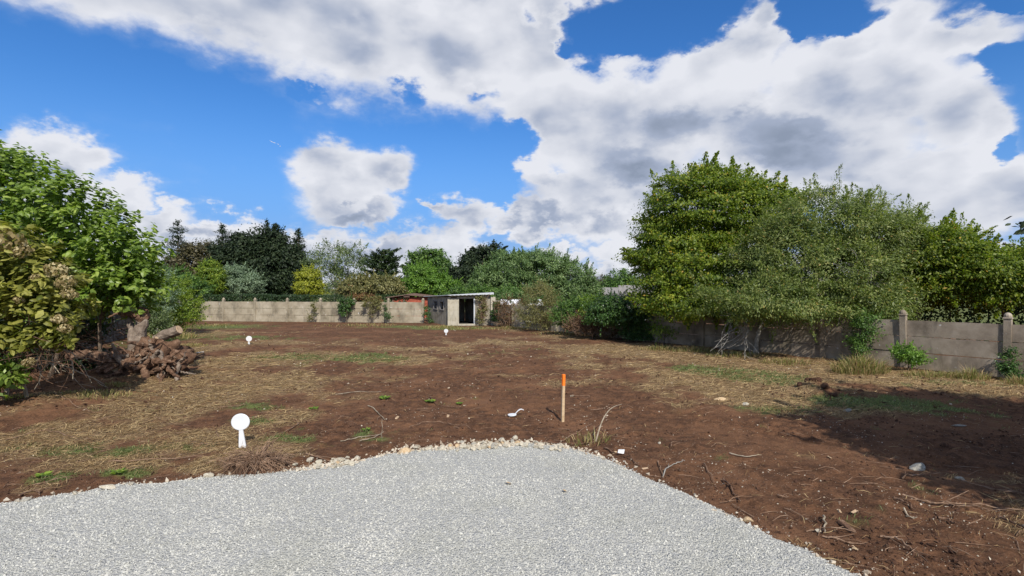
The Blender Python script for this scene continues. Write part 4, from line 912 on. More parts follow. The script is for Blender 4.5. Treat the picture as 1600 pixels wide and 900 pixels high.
plant('shrub', 'shrub', 'flat rusty brown clipped shrub top showing over the far wall', [(565,464,24,6,0,.6),(585,468,16,5,0,.5)], 38.2, LM['rust'], 110, 45, .2, .08, 81, r0=.05)
plant('ivy', 'ivy', 'dark ivy at the corner between the far wall and the shed', [(668,488,5,14,0,.2),(672,500,6,6,0,.2)], 35.9, LM['ivy'], 34, 30, .15, .08, 82, r0=.015)
plant('ivy', 'ivy', 'green and brown ivy climbing the right front of the shed up to its roof', [(750,466,8,5,0,.12),(756,480,4,16,0,.1),(748,490,3,10,0,.1),(752,500,3,6,0,.1)], 33.75, LM['bushy'], 60, 34, .13, .075, 83, r0=.015)
plant('ivy', 'ivy', 'dark green ivy on the stub wall just right of the shed', [(773,488,6,14,0,.2),(776,476,5,6,0,.2)], 33.4, LM['ivy'], 44, 34, .15, .08, 84, r0=.015)
plant('sapling', 'sapling', 'thin yellow leaved sapling before the wall under the big green tree', [(1035,500,10,22,0,.4),(1030,518,14,10,0,.4),(1048,522,10,8,0,.3)], 22.4, LM['vine'], 44, 22, .22, .075, 85, base=(6.65, 22.4, 0), r0=.03, sprig=1., core=.05, twigs=2)
plant('bush', 'bush', 'bushy yellow green weeds before the corner of the left and far walls', [(270,470,26,22,0,.9),(290,490,24,18,0,.9),(260,500,24,16,0,.8),(300,478,14,18,0,.6),(275,450,22,16,0,.8)], 27.5, LM['lime'], 260, 50, .27, .075, 86, r0=.03, sprig=.9, core=.15)
plant('bush', 'bush', 'pale weedy bush with dry stalks at the foot of the left wall', [(238,500,22,18,0,.8),(225,480,16,16,0,.6),(250,515,20,10,0,.6)], 22.5, LM['airy'], 150, 40, .24, .07, 87, r0=.03, sprig=.9, core=.1)
plant('bush', 'bush', 'bright bramble bush at the foot of the capped wall post', [(1417,552,20,14,0,.35),(1432,558,14,10,0,.3),(1408,545,10,10,0,.3)], 15.4, LM['bright'], 70, 40, .13, .055, 88, r0=.02, sprig=.7)
plant('ivy', 'ivy', 'ivy and brambles at the foot of the rightmost wall post', [(1578,560,9,22,0,.2),(1585,585,16,10,0,.3),(1572,575,10,10,0,.2)], 13.9, LM['ivy'], 60, 34, .12, .055, 89, r0=.015)
plant('climbing_plant', 'climber', 'leafy ivy covered stem before the wall right of the willow trunk', [(1345,520,16,22,0,.4),(1338,545,12,20,0,.35),(1355,500,20,16,0,.4)], 16.9, LM['green'], 120, 40, .2, .06, 90, base=(11.5, 16.85, 0), r0=.05, sprig=.6, core=.1)
# weeds and tall dry grass as clumps
def weed_clump(label, px_, py_, w, h, n, mat, seed, Y=None, name='grass_clump', cat='grass clump'):
    rg = np.random.default_rng(seed); c = G(px_, py_); Y = c[1]; w_ = w/FPX*Y*1.2; h_ = h/FPX*Y*.85; n = int(n*1.5); base = np.array([c[0], c[1], ztf(c[0], c[1])-.02])
    t = empty(name, base, label, cat)
    for part, mm, kf in (('green_blades', LM['weedgrass'], .6), ('dry_blades', MAT['straw'], .4)) if mat is None else (('blades', mat, 1.),):
        m = int(n*kf); a = rg.random(m)*6.283; r_ = rg.random(m)**.7*w_*.5; p = np.stack([np.cos(a)*r_, np.sin(a)*r_*.6, 0*r_], -1)
        L = h_*rg.uniform(.35, 1.1, m)*(1-.5*(r_/(w_*.5+1e-6))**2); ln = rg.normal(0, .35, (m, 2))+np.stack([np.cos(a), np.sin(a)], -1)*(r_/(w_*.5+1e-6))[:, None]*.5
        p1 = p+np.stack([ln[:, 0]*L*.35, ln[:, 1]*L*.35, L*.6], -1); p2 = p+np.stack([ln[:, 0]*L*.95, ln[:, 1]*L*.95, L*rg.uniform(.6, 1., m)], -1)
        sd_ = unit(np.stack([rg.normal(size=m), rg.normal(size=m), 0*L], -1))*(rg.uniform(.003, .007, m)*max(1, Y/13))[:, None]
        V = np.stack([p-sd_, p+sd_, p1-sd_, p1+sd_, p2], 1).reshape(-1, 3); b = np.arange(m)[:, None]*5
        add(part, np_mesh(part, V, [b+np.array([[0, 1, 3, 2]]), b+np.array([[2, 3, 4]])], mm, {'rnd': np.repeat(rg.random(m), 5)}), t)['kind'] = 'stuff'
W = [('tall mixed grass at the wall foot left of the capped post', 1345, 582, 70, 44, 900), ('dry grass fringe at the wall foot right of the bramble bush', 1450, 588, 70, 18, 500), ('tall dry stalks before the wall panel between the two capped posts', 1520, 592, 40, 34, 260),
     ('green grass tuft at the wall foot before the last panel', 1490, 590, 50, 20, 380), ('grass tuft by the rightmost wall post', 1592, 600, 40, 24, 300), ('golden dry grass under the big green tree', 1035, 546, 60, 14, 400), ('dry grass tuft under the willow branches', 1085, 549, 60, 16, 360),
     ('dry grass before the dark wall at the willow trunk', 1150, 556, 80, 12, 380), ('low weeds before the wall right of the willow trunk', 1230, 566, 80, 14, 420), ('low weeds before the far wall left end', 345, 508, 60, 6, 260), ('weeds at the foot of the far wall, centre', 560, 508, 120, 5, 300),
     ('weeds and leaves along the side wall of the shed', 690, 511, 60, 7, 380), ('weeds before the open shed front', 740, 513, 60, 6, 300), ('dry grass before the creeper covered wall', 900, 521, 120, 8, 420), ('dead brown weeds right of the shed', 800, 513, 60, 8, 300),
     ('tall yellow weeds before the bushes at the left wall', 262, 528, 70, 24, 600), ('pale grass at the foot of the stump', 300, 540, 50, 10, 300), ('dry grass fringe under the left shrubs', 130, 628, 120, 14, 500), ('grass tuft in the shade of the left shrubs', 180, 606, 40, 12, 200), ('wispy dry stalks beside the pale arching twig', 920, 690, 60, 34, 60),
     ('green weed tuft beside the shade at the lower left bush', 25, 640, 40, 14, 160)]
for i, a in enumerate(W): weed_clump(a[0], *a[1:], None, 200+i)
def rosette(label, px_, py_, w, seed):
    rg = np.random.default_rng(seed); c = G(px_, py_); r_ = w/FPX*c[1]*.5; n = 26; a = rg.random(n)*6.283
    Pn = np.stack([np.cos(a)*r_*.5, np.sin(a)*r_*.5, .03+rg.random(n)*r_*.3], -1); Dn = np.stack([np.cos(a), np.sin(a), .4+0*a], -1); Nn = unit(np.stack([-np.cos(a)*.4, -np.sin(a)*.4, 1+0*a], -1))
    V, F, kk = leaf_quads(Pn, Nn, r_*rg.uniform(.6, 1.1, n), .4, .12, Dn, rg)
    t = add('weed', np_mesh('weed', V, F, LM['vine'], {'rnd': np.repeat(rg.random(n)*.9, kk)}), None, (c[0], c[1], ztf(c[0], c[1]))); tag(t, label, 'weed')
for i, a in enumerate([('small bright green weed alone on bare soil left of centre', 601, 622, 20), ('small bright green weed beside a twig, left of the orange tipped stake', 672, 628, 18), ('small green weed on the soil left of centre, near the straw', 490, 638, 16), ('small green weed right of its neighbour by a twig left of the fallen marker', 718, 630, 12),
     ('green weed tuft near the gravel at the lower left', 185, 742, 24), ('green weed tuft at the lower left by dry grass', 68, 740, 22), ('green sprouts between the root clump and the gravel', 436, 733, 16), ('small leafy weed by the near twigs left of centre', 572, 672, 16)]): rosette(*a, 300+i)

# ------------------------------------------------------------------ near left shrub with large leaves
def leaf_one(name, mat, seed, rndv):
    V, F, k = leaf_quads(np.zeros((1, 3)), np.array([[0, 0, 1.]]), np.array([1.]), .66, .10, np.array([[0, 1., 0]]), np.random.default_rng(seed))
    return np_mesh(name, V, F, mat, {'rnd': np.full(len(V), rndv)})
from mathutils import Matrix
def big_leaf_bush(name, cat, label, bl, base, mat, n_cl, per, cr, ls, seed, targets, r0, bark, n_ind=300, sprays=40, droop=.5, zmin=.3):
    rg = np.random.default_rng(seed); base = np.array(base, float); t = empty(name, base, label, cat)
    bl2 = [(np.asarray(c)-base, np.asarray(r)) for c, r in bl]
    for k, (bp, tp, tg) in enumerate(targets):
        add('stem', branch_mesh('stem', np.array(bp)-base, [np.array(g_)-base for g_ in tg], r0, MAT[bark], seed+k, np.array(tp)-base, twigs=2), t)
    Pc, Nc = clump_centres(bl2, n_cl, rg, .55); n = len(Pc)
    # each clump is a leafy shoot: leaves set in pairs along it, hanging outwards
    L = cr*rg.uniform(.8, 2.0, n); dirn = unit(Nc*.8+np.array([0, 0, .55])+rg.normal(0, .3, (n, 3)))
    q = (np.arange(per)/per+.5/per)[None, :]; Pp = Pc[:, None]+dirn[:, None]*(q*L[:, None])[..., None]
    sdir = unit(rg.normal(size=(n, per, 3))); sdir = unit(sdir-dirn[:, None]*(sdir*dirn[:, None]).sum(-1, keepdims=True)*.7)
    Dn = unit(sdir+dirn[:, None]*.35+np.array([0, 0, -droop])); Pp = Pp+Dn*ls*.55
    Nn = unit(np.array([0, 0, .9])+Nc[:, None]*.55+rg.normal(0, .38, (n, per, 3)))
    Pp = Pp.reshape(-1, 3); Dn = Dn.reshape(-1, 3); Nn = Nn.reshape(-1, 3); Rr = np.clip(np.repeat(rg.normal(.5, .12, n), per)+rg.normal(0, .2, n*per), 0, .96)
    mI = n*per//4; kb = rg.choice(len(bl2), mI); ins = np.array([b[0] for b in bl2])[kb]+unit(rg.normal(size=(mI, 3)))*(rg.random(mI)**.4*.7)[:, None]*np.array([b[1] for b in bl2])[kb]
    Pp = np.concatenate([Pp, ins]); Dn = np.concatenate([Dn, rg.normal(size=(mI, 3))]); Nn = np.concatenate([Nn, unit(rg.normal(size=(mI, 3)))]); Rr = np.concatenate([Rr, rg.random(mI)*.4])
    sz = ls*rg.uniform(.6, 1.3, len(Pp)); k = Pp[:, 2] > zmin; Pp, Dn, Nn, Rr, sz = Pp[k], Dn[k], Nn[k], Rr[k], sz[k]
    # the leaves that show largest are single objects
    W_ = Pp+base; px_ = 800+FPX*W_[:, 0]/W_[:, 1]; vis = (px_ > 0)&(px_ < 1600)
    # nearest in a coarse angular grid, i.e. not behind others
    key = (np.round(px_/5).astype(int), np.round((W_[:, 2]-CAMZ)/W_[:, 1]*160).astype(int)); first = {}
    for i in np.argsort(W_[:, 1]):
        if vis[i]: first.setdefault((key[0][i], key[1][i]), i)
    cand = np.array(list(first.values())); cand = cand[np.argsort(-(sz/W_[:, 1])[cand])][:n_ind]
    protos = [leaf_one('leaf', mat, 900+j, (j+.5)/7) for j in range(7)]
    for i in cand:
        ny = Nn[i]; y_ = Dn[i]-ny*(Dn[i]@ny); y_ /= np.linalg.norm(y_)+1e-9; x_ = np.cross(y_, ny); s = sz[i]
        o = bpy.data.objects.new('leaf', protos[min(6, int(Rr[i]*7))]); COL.objects.link(o); o.parent = t
        o.matrix_local = Matrix([[x_[0]*s, y_[0]*s, ny[0]*s, Pp[i][0]], [x_[1]*s, y_[1]*s, ny[1]*s, Pp[i][1]], [x_[2]*s, y_[2]*s, ny[2]*s, Pp[i][2]], [0, 0, 0, 1]])
    mk = np.ones(len(Pp), bool); mk[cand] = False
    V, F, kk = leaf_quads(Pp[mk], Nn[mk], sz[mk], .66, .10, Dn[mk], rg)
    o = add('foliage', np_mesh('foliage', V, F, mat, {'rnd': np.repeat(Rr[mk], kk)}), t); o['kind'] = 'stuff'
    return t, bl2, Pc
SH = px_blobs([(20,300,75,62,0,1.5),(85,330,62,50,.2,1.4),(140,360,60,46,.3,1.3),(190,395,52,40,.4,1.2),(120,420,75,40,.4,1.3),(190,440,46,30,.5,1.1),(40,390,80,55,.2,1.5),(-60,330,90,80,0,1.6),(225,420,18,26,.4,.6),(5,250,40,26,.3,.9),(170,465,66,28,.4,.9),(100,480,60,30,.4,.9),(226,448,24,22,.5,.6)], 13.6, seed=4)
sb = G(105, 592, 0)
def w3(px_, py_, Y): return P(px_, py_, Y)
big_leaf_bush('lilac_shrub', 'shrub', 'large leafy green shrub filling the left edge, its heart shaped leaves bright in the sun', SH, (-12.3, 14.0, 0), LM['lilac'], 950, 16, .30, .155, 501,
    [((-12.9,14.3,0), w3(80,440,13.8), [w3(30,330,13.6), w3(60,300,13.6), w3(100,340,13.5), w3(20,380,13.4), w3(150,370,13.7)]), ((-11.6,14.4,0), w3(160,470,14.2), [w3(205,400,13.8), w3(190,430,13.4), w3(220,410,14), w3(140,380,13.6)]), ((-13.9,14.2,0), w3(20,430,14.2), [w3(-40,330,14), w3(10,300,13.7), w3(15,260,13.6)])],
    .06, 'bark', zmin=1.55)
# twiggy dark underside of the shrub
def thicket(label, lst, Y, n, L, mat, seed, name='brushwood', cat='brushwood', rr=(.004, .014), dirb=(0, 0, .2), sp=.9, zmin=0.):
    rg = np.random.default_rng(seed); bl = px_blobs(lst, Y, seed=seed); c = np.mean([b[0] for b in bl], 0); c[2] = 0; t = empty(name, c, label, cat); mb = MB()
    for _ in range(n):
        b = bl[rg.integers(len(bl))]; p = b[0]+unit(rg.normal(size=3))*b[1]*rg.random()**.4-c; d_ = unit(rg.normal(0, sp, 3)+np.array(dirb)); l_ = L*rg.uniform(.4, 1.3)
        pts = [p]; 
        for k in range(4): d_ = unit(d_+rg.normal(0, .22, 3)); pts.append(pts[-1]+d_*l_/4)
        pts = np.array(pts); pts[:, 2] = np.maximum(pts[:, 2], zmin+.02); r_ = rg.uniform(*rr); mb.tube(pts, np.linspace(r_, r_*.4, 5), 4, cap=False, a=rg.random())
        if rg.random() < .6:
            j = rg.integers(1, 4); e = pts[j]+unit(d_+rg.normal(0, .6, 3))*l_*.35; mb.tube([pts[j], (pts[j]+e)/2+rg.normal(0, .03, 3), e], [r_*.6, r_*.45, r_*.25], 4, cap=False)
    o = add('twigs', mb.mesh('twigs', mat), t); o['kind'] = 'stuff'; return t
thicket('tangle of dead brown twigs in the shade under the leafy shrub', [(100,560,60,40,0,.9),(160,520,50,40,.6,.8),(60,590,60,30,-.8,.8),(190,480,40,20,.6,.6)], 14.4, 240, .8, MAT['dead_wood'], 510)
thicket('pale bare branches poking out of the hydrangea towards the stump', [(60,540,50,30,0,.5),(90,560,30,20,0,.4),(40,500,40,30,0,.5)], 10.9, 34, .9, MAT['bark_pale'], 511, rr=(.006, .015), dirb=(.7, -.2, -.35), sp=.55)
thicket('bare grey dead branches hanging from the willow before the dark wall', [(1150,495,22,14,0,.4),(1160,510,16,14,0,.3)], 18.3, 22, 1.2, MAT['bark_grey'], 512, rr=(.006, .016), dirb=(-.5, -.2, -.8), sp=.4)
thicket('pale dead twigs showing in the lower willow foliage', [(1330,420,40,16,0,.3),(1370,440,30,16,0,.3),(1290,440,40,20,0,.3)], 17.8, 40, .9, MAT['bark_grey'], 513, rr=(.007, .015), dirb=(-.6, -.2, .4), sp=.4)
thicket('dry brown creeper stems against the wall right of the shed', [(790,492,20,18,0,.1),(815,490,12,14,0,.1)], 32.3, 160, .7, MAT['root'], 514, rr=(.006, .018), dirb=(0, 0, .6), sp=.5)
thicket('dry stems of the creeper on the wall below the yellow green shoots', [(925,508,34,16,0,.2),(900,510,20,10,0,.2)], 25.0, 160, .6, MAT['root'], 515, rr=(.005, .014), dirb=(0, 0, .5), sp=.6)
thicket('pale brown dead branches arching below the hydrangea leaves', [(40,520,56,26,0,.5),(80,545,36,18,-.2,.4),(20,560,40,20,0,.4)], 10.3, 60, .8, MAT['dead_wood'], 517, rr=(.006, .016), dirb=(.5, -.2, -.1), sp=.7)
thicket('thin hanging stems on the shed front under its ivy', [(754,488,7,18,0,.05)], 33.72, 40, .7, MAT['root'], 516, rr=(.008, .018), dirb=(0, 0, 1.2), sp=.3)
# dark evergreen undergrowth that fills the shade behind the twigs
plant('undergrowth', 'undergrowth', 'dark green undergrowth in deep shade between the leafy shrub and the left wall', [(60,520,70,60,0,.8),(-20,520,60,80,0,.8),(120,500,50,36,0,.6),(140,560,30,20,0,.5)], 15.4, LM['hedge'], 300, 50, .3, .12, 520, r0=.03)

# ------------------------------------------------------------------ hydrangea in the near left
HY = px_blobs([(30,430,56,50,0,.8),(0,400,50,50,0,.8),(80,440,36,32,.1,.6),(70,478,42,24,.1,.7),(0,470,36,20,0,.6),(95,480,24,28,.1,.5),(-40,470,50,60,0,.8),(100,515,14,14,-.2,.3),(20,515,34,22,-.2,.5),(60,530,26,14,-.2,.4)], 10.2, seed=6)
hy, hbl, hPc = big_leaf_bush('hydrangea_bush', 'hydrangea', 'yellowing hydrangea with faded brown flower heads at the near left edge', HY, (-10.1, 10.4, 0), LM['hydra'], 360, 13, .2, .15, 502,
    [((-9.9,10.5,0), w3(20,520,10.3), [w3(60,440,10.2), w3(90,470,10.1), w3(30,410,10.2), w3(100,440,10.2)]), ((-10.4,10.5,0), w3(-10,520,10.3), [w3(0,400,10.2), w3(-20,450,10.2), w3(50,500,9.9)])], .04, 'bark_pale', zmin=.5)
hbase = np.array([-10.1, 10.4, 0])
def flower_head_mesh(seed):
    rg = np.random.default_rng(seed); n = 150; d_ = unit(rg.normal(size=(n, 3))*np.array([1, 1, .8])+np.array([0, 0, .15])); Pp = d_*np.array([1, 1, .7])*rg.uniform(.8, 1.05, n)[:, None]
    V, F, kk = leaf_quads(Pp, unit(d_+rg.normal(0, .35, (n, 3))), rg.uniform(.28, .42, n), .8, 0, None, rg); return np_mesh('flower_head', V, F, LM['petal'], {'rnd': np.repeat(rg.random(n)*.95, kk)})
fh = [flower_head_mesh(s) for s in (1, 2, 3)]
for i, (a, b, s, dy) in enumerate([(12,374,24,-.6),(34,392,14,-.5),(88,422,16,-.5),(102,440,14,-.5),(108,458,12,-.5),(92,498,11,-.4),(102,512,10,-.4),(45,565,9,-.5),(55,432,8,-.5),(30,468,8,-.5)]):
    c = P(a, b, 10.2+dy)-hbase; r_ = s/FPX*(10.2+dy); add('flower_head', fh[i % 3], hy, c, (random.uniform(-.5, .5), random.uniform(-.4, .4), random.random()*6), r_)
plant('shrub', 'shrub', 'low bright leafy shrub at the very edge below the hydrangea', [(8,580,20,22,0,.4),(-14,590,26,30,0,.5)], 9.9, LM['lilac'], 36, 20, .2, .14, 521, r0=.02, sprig=.4)

# ------------------------------------------------------------------ uprooted stump
def stump():
    b0 = G(232, 592); Y = b0[1]; t = empty('tree_stump', (b0[0], b0[1], 0), 'uprooted grey brown tree stump with a bent trunk and tangled roots left of centre', 'tree stump')
    S = FPX/Y; rg = np.random.default_rng(8)
    def q(px_, py_, dy=0.): return np.array([(px_-232)/S*(1+dy/Y), dy, CAMZ+(HOR-py_)/FPX*(Y+dy)])
    # earthy root ball
    n1, n2 = 22, 36; V = []; F = []
    for i in range(n1+1):
        th = math.pi*i/n1
        for k in range(n2):
            ph = 2*math.pi*k/n2; p = np.array([math.sin(th)*math.cos(ph), math.sin(th)*math.sin(ph), math.cos(th)])
            r_ = 1+.55*(mnoise.fractal(Vector(p*2.3), .9, 2.2, 6))+.16*mnoise.noise(Vector(p*9)); V.append(p*np.array([.86, .55, .58])*r_+q(240, 566))
    for i in range(n1):
        for k in range(n2): F.append([i*n2+k, (i+1)*n2+k, (i+1)*n2+(k+1) % n2, i*n2+(k+1) % n2])
    mb = MB(); mb.put(V, F); add('root_ball', mb.mesh('root_ball', MAT['stump_earth'], smooth=True), t)
    def limb(name, pts, rad, mat='dead_wood', n=10, wob=.12, cut=True):
        pts = np.array(pts); s = np.linspace(0, len(pts)-1, (len(pts)-1)*4+1); P2 = np.stack([np.interp(s, range(len(pts)), pts[:, j]) for j in range(3)], -1)
        k_ = np.array([.25, .5, .25]); 
        for _ in range(2): P2[1:-1] = P2[:-2]*.25+P2[1:-1]*.5+P2[2:]*.25
        Rr = np.interp(s, range(len(pts)), rad); P2[1:-1] += rg.normal(0, .012, P2[1:-1].shape); mb = MB(); mb.tube(P2, Rr, n, wob=wob); o = add(name, mb.mesh(name, MAT[mat]), t)
        if cut:
            d_ = unit(P2[-1]-P2[-2]); mb = MB(); mb.tube([P2[-1]-d_*.01, P2[-1]+d_*.012], [Rr[-1]*.92, Rr[-1]*.88], n); add('cut_face', mb.mesh('cut_face', MAT['cut_wood']), o)
        return o
    limb('trunk', [q(203,590), q(206,562), q(216,528), q(223,506), q(219,490)], [.25, .21, .165, .15, .14], 'stump_bark', n=14, wob=.08)
    limb('trunk_fork', [q(213,545,-.1), q(209,515,-.1), q(205,500,-.05), q(201,488)], [.10, .09, .07, .05], 'stump_bark', cut=False)
    limb('bent_branch', [q(224,500,-.06), q(216,489,-.1), q(204,486,-.12), q(199,492,-.15), q(190,488,-.15), q(178,495,-.2)], [.10, .12, .10, .05, .035, .02], cut=False)
    limb('bent_branch', [q(207,487,.05), q(216,482,.05), q(226,489,.05), q(223,502,.0)], [.06, .10, .11, .1], cut=False)
    limb('log', [q(236,530,.15), q(252,522,.2), q(272,514,.2)], [.12, .14, .13], 'stump_bark', n=12, wob=.07)
    limb('trunk_base', [q(215,590,-.2), q(207,577,-.35), q(204,572,-.5)], [.3, .22, .17], n=12)
    limb('root', [q(195,575,-.2), q(175,562,-.2), q(155,556,-.1), q(125,552,.1), q(95,556,.3)], [.16, .17, .15, .12, .10], cut=False)
    limb('root', [q(200,575,-.3), q(182,572,-.4), q(177,590,-.5), q(178,600,-.5)], [.12, .11, .08, .05], cut=False)
    limb('root', [q(242,572,-.45), q(252,578,-.6), q(261,597,-.7)], [.08, .10, .085])
    limb('root', [q(240,575,-.4), q(258,567,-.5), q(275,563,-.5), q(292,552,-.45), q(299,546,-.4)], [.09, .08, .06, .045, .02], cut=False)
    limb('root', [q(235,555,-.1), q(262,548,-.1), q(280,550,-.1), q(296,556,-.1)], [.12, .10, .07, .03], cut=False)
    limb('root', [q(235,545,-.2), q(248,536,-.3), q(257,527,-.3)], [.08, .07, .05])
    limb('root', [q(240,550,-.3), q(249,545,-.45), q(243,555,-.55)], [.07, .08, .06])
    limb('root', [q(214,585,-.4), q(216,598,-.6), q(208,612,-.7)], [.05, .03, .012], cut=False)
    limb('root', [q(196,560,-.2), q(186,570,-.5), q(160,582,-.7)], [.03, .02, .01], cut=False)
    limb('root', [q(235,596,-.6), q(220,600,-.9), q(196,615,-1.1)], [.03, .022, .015], 'bark_pale', cut=False)
    for k in range(62):
        a = rg.uniform(-.9, 3.9); r_ = rg.uniform(.3, 1.0); p = q(242, 568)+np.array([math.cos(a)*r_*.9, -rg.uniform(.2, .6), math.sin(a)*r_*.55]); d_ = unit(np.array([math.cos(a)*1.2, -rg.random()*.6, math.sin(a)*.6-.25])+rg.normal(0, .4, 3)); L = rg.uniform(.25, .85)
        pts = [p-d_*.15]; 
        for j in range(4): d_ = unit(d_+rg.normal(0, .35, 3)+np.array([0, 0, -.08])); pts.append(pts[-1]+d_*L/4)
        pts = np.array(pts); pts[:, 2] = np.maximum(pts[:, 2], .03)
        limb('root', pts, np.linspace(rg.uniform(.02, .05) if k % 3 else rg.uniform(.055, .10), .010 if k % 3 else .03, 5), 'dead_wood' if k % 2 else 'stump_bark', n=7, cut=False)
    for k in range(26):       # splintered chunks caught in the ball
        c = q(rg.uniform(180, 290), rg.uniform(560, 596), -rg.uniform(.4, .75)); mb = MB(); mb.box((0, 0, 0), (rg.uniform(.15, .4), .09, .08), rz=rg.random()*3, bev=.02, jit=.012); add('splinter', mb.mesh('splinter', MAT['dead_wood']), t, c, (rg.normal(0, .5), rg.normal(0, .6), 0))
stump()

# ------------------------------------------------------------------ root clump by the round marker
def root_clump():
    c = G(402, 732); t = empty('root_clump', (c[0], c[1], ztf(c[0], c[1])-.05), 'matted clump of dry grass roots at the gravel edge below the round white marker', 'root clump'); rg = np.random.default_rng(9); mb = MB()
    sh = MB()
    n = 24; V = []; F = []
    for i in range(9):
        for k in range(n):
            a = k/n*6.283; r_ = i/8; p = Vector((math.cos(a)*r_*2, math.sin(a)*r_*2, 0)); V.append([math.cos(a)*r_*.52, math.sin(a)*r_*.30, .11*(1-r_**2)+.05*mnoise.fractal(p*1.6, 1, 2, 4)*(1-r_*.5)-.02])
    for i in range(8):
        for k in range(n): F.append([i*n+k, (i+1)*n+k, (i+1)*n+(k+1) % n, i*n+(k+1) % n])
    sh.put(V, F); add('soil_core', sh.mesh('soil_core', MAT['clod']), t)
    for _ in range(620):
        a = rg.random()*6.283; r0_ = rg.random()*.8; p = np.array([math.cos(a)*r0_*.5, math.sin(a)*r0_*.28, .11*(1-r0_**2)+.03]); d_ = unit(np.array([math.cos(a), math.sin(a)*.8-.25, .1])+rg.normal(0, .5, 3)); L = rg.uniform(.12, .42); pts = [p]
        for j in range(4): d_ = unit(d_+rg.normal(0, .25, 3)+np.array([0, 0, -.22])); pts.append(pts[-1]+d_*L/4)
        pts = np.array(pts); pts[:, 2] = np.maximum(pts[:, 2], .01); r_ = rg.uniform(.0025, .008); mb.tube(pts, np.linspace(r_, r_*.4, 5), 3, cap=False, a=rg.random())
    o = add('roots', mb.mesh('roots', MAT['root']), t); o['kind'] = 'stuff'
root_clump()

# ------------------------------------------------------------------ round white markers and the stake
def marker(label, px_, py_, h_px, lean=0., rz=0., disc=.42):
    c = G(px_, py_); z0 = ztf(c[0], c[1]); H = h_px/FPX*c[1]; t = empty('marker', (c[0], c[1], z0), label, 'marker', 'round headed white plastic markers'); R_ = H*disc*.5*1.12
    zc = H-R_; mb = MB(); n = 32; V = []
    for (r_, y_) in ((R_*.93, -.012), (R_, -.004), (R_, .004), (R_*.93, .012)): V += [[math.cos(k/n*6.283)*r_, y_, zc+math.sin(k/n*6.283)*r_*.94] for k in range(n)]
    F = [[i*n+k, i*n+(k+1) % n, (i+1)*n+(k+1) % n, (i+1)*n+k] for i in range(3) for k in range(n)]; mb.put(V, F)
    mb.put(V[:n], [list(range(n))]); mb.put(V[3*n:], [list(range(n))[::-1]]); add('disc', mb.mesh('disc', MAT['white_plastic']), t)
    mb = MB(); w0, w1 = H*.055, H*.10; V = [[s*w, y_, z_] for (w, z_) in ((w1, -.12), (w1, .02), (w0, zc-R_*.85), (w0, zc)) for (s, y_) in ((-1,-.009),(1,-.009),(1,.009),(-1,.009))]
    mb.put(V, [[4*i+k, 4*i+(k+1) % 4, 4*i+4+(k+1) % 4, 4*i+4+k] for i in range(3) for k in range(4)]); add('stem', mb.mesh('stem', MAT['white_plastic']), t)
    t.rotation_euler = (0, lean, rz); return t
m1 = marker('large round white marker on a tapering stem at the root clump, nearest the camera', 379, 701, 53, -.08, .1, .47)
m2 = marker('small round white marker upright in the soil on the left, before the far wall', 389, 538, 13, 0, .1, .62)
m3 = marker('small round white marker upright in the soil before the open shed', 697, 523, 9, 0, 0, .66)
def fallen(label, px_, py_, w_px, rz, curl):
    c = G(px_, py_); z0 = ztf(c[0], c[1]); H = w_px/FPX*c[1]; t = empty('marker', (c[0], c[1], z0+.03), label, 'marker', 'round headed white plastic markers', rz); R_ = H*.26; n = 28; mb = MB(); V = []
    for (r_, z_) in ((R_, -.008), (R_, .008)): V += [[math.cos(k/n*6.283)*r_-H*.24, math.sin(k/n*6.283)*r_, z_] for k in range(n)]
    mb.put(V, [[k, (k+1) % n, n+(k+1) % n, n+k] for k in range(n)]); mb.put(V[:n], [list(range(n))[::-1]]); mb.put(V[n:], [list(range(n))]); o = add('disc', mb.mesh('disc', MAT['white_plastic']), t, (0, 0, 0), (0, -.06, 0))
    mb = MB(); V = []
    for i, s in enumerate(np.linspace(0, 1, 6)):
        x_ = -.02+s*H*.55; z_ = curl*math.sin(s*2.2); w_ = H*.03+H*.04*s
        V += [[x_, -w_, z_-.006], [x_, w_, z_-.006], [x_, w_, z_+.006], [x_, -w_, z_+.006]]
    mb.put(V, [[4*i+k, 4*i+(k+1) % 4, 4*i+4+(k+1) % 4, 4*i+4+k] for i in range(5) for k in range(4)]); mb.put(V[-4:], [[0, 1, 2, 3]]); add('stem', mb.mesh('stem', MAT['white_plastic']), t)
fallen('fallen white marker lying bent on bare soil left of the orange tipped stake', 806, 648, 26, .35, .09)
fallen('white marker lying flat on the ground right of the stump', 313, 552, 12, -.1, .02)
def stake():
    c = G(879, 655); H = 74/FPX*c[1]; t = empty('stake', (c[0], c[1], ztf(c[0], c[1])), 'slim pale wooden stake with an orange painted tip standing in bare soil', 'stake', None, .35)
    mb = MB(); mb.box((0, 0, H*.76/2-.06), (.052, .045, H*.76+.12), bev=.004); add('post', mb.mesh('post', MAT['stake_wood']), t)
    mb = MB(); mb.box((0, 0, H*.76+H*.12), (.054, .047, H*.24), bev=.005); add('painted_tip', mb.mesh('painted_tip', MAT['orange_paint']), t); t.rotation_euler = (.01, .02, .35)
stake()

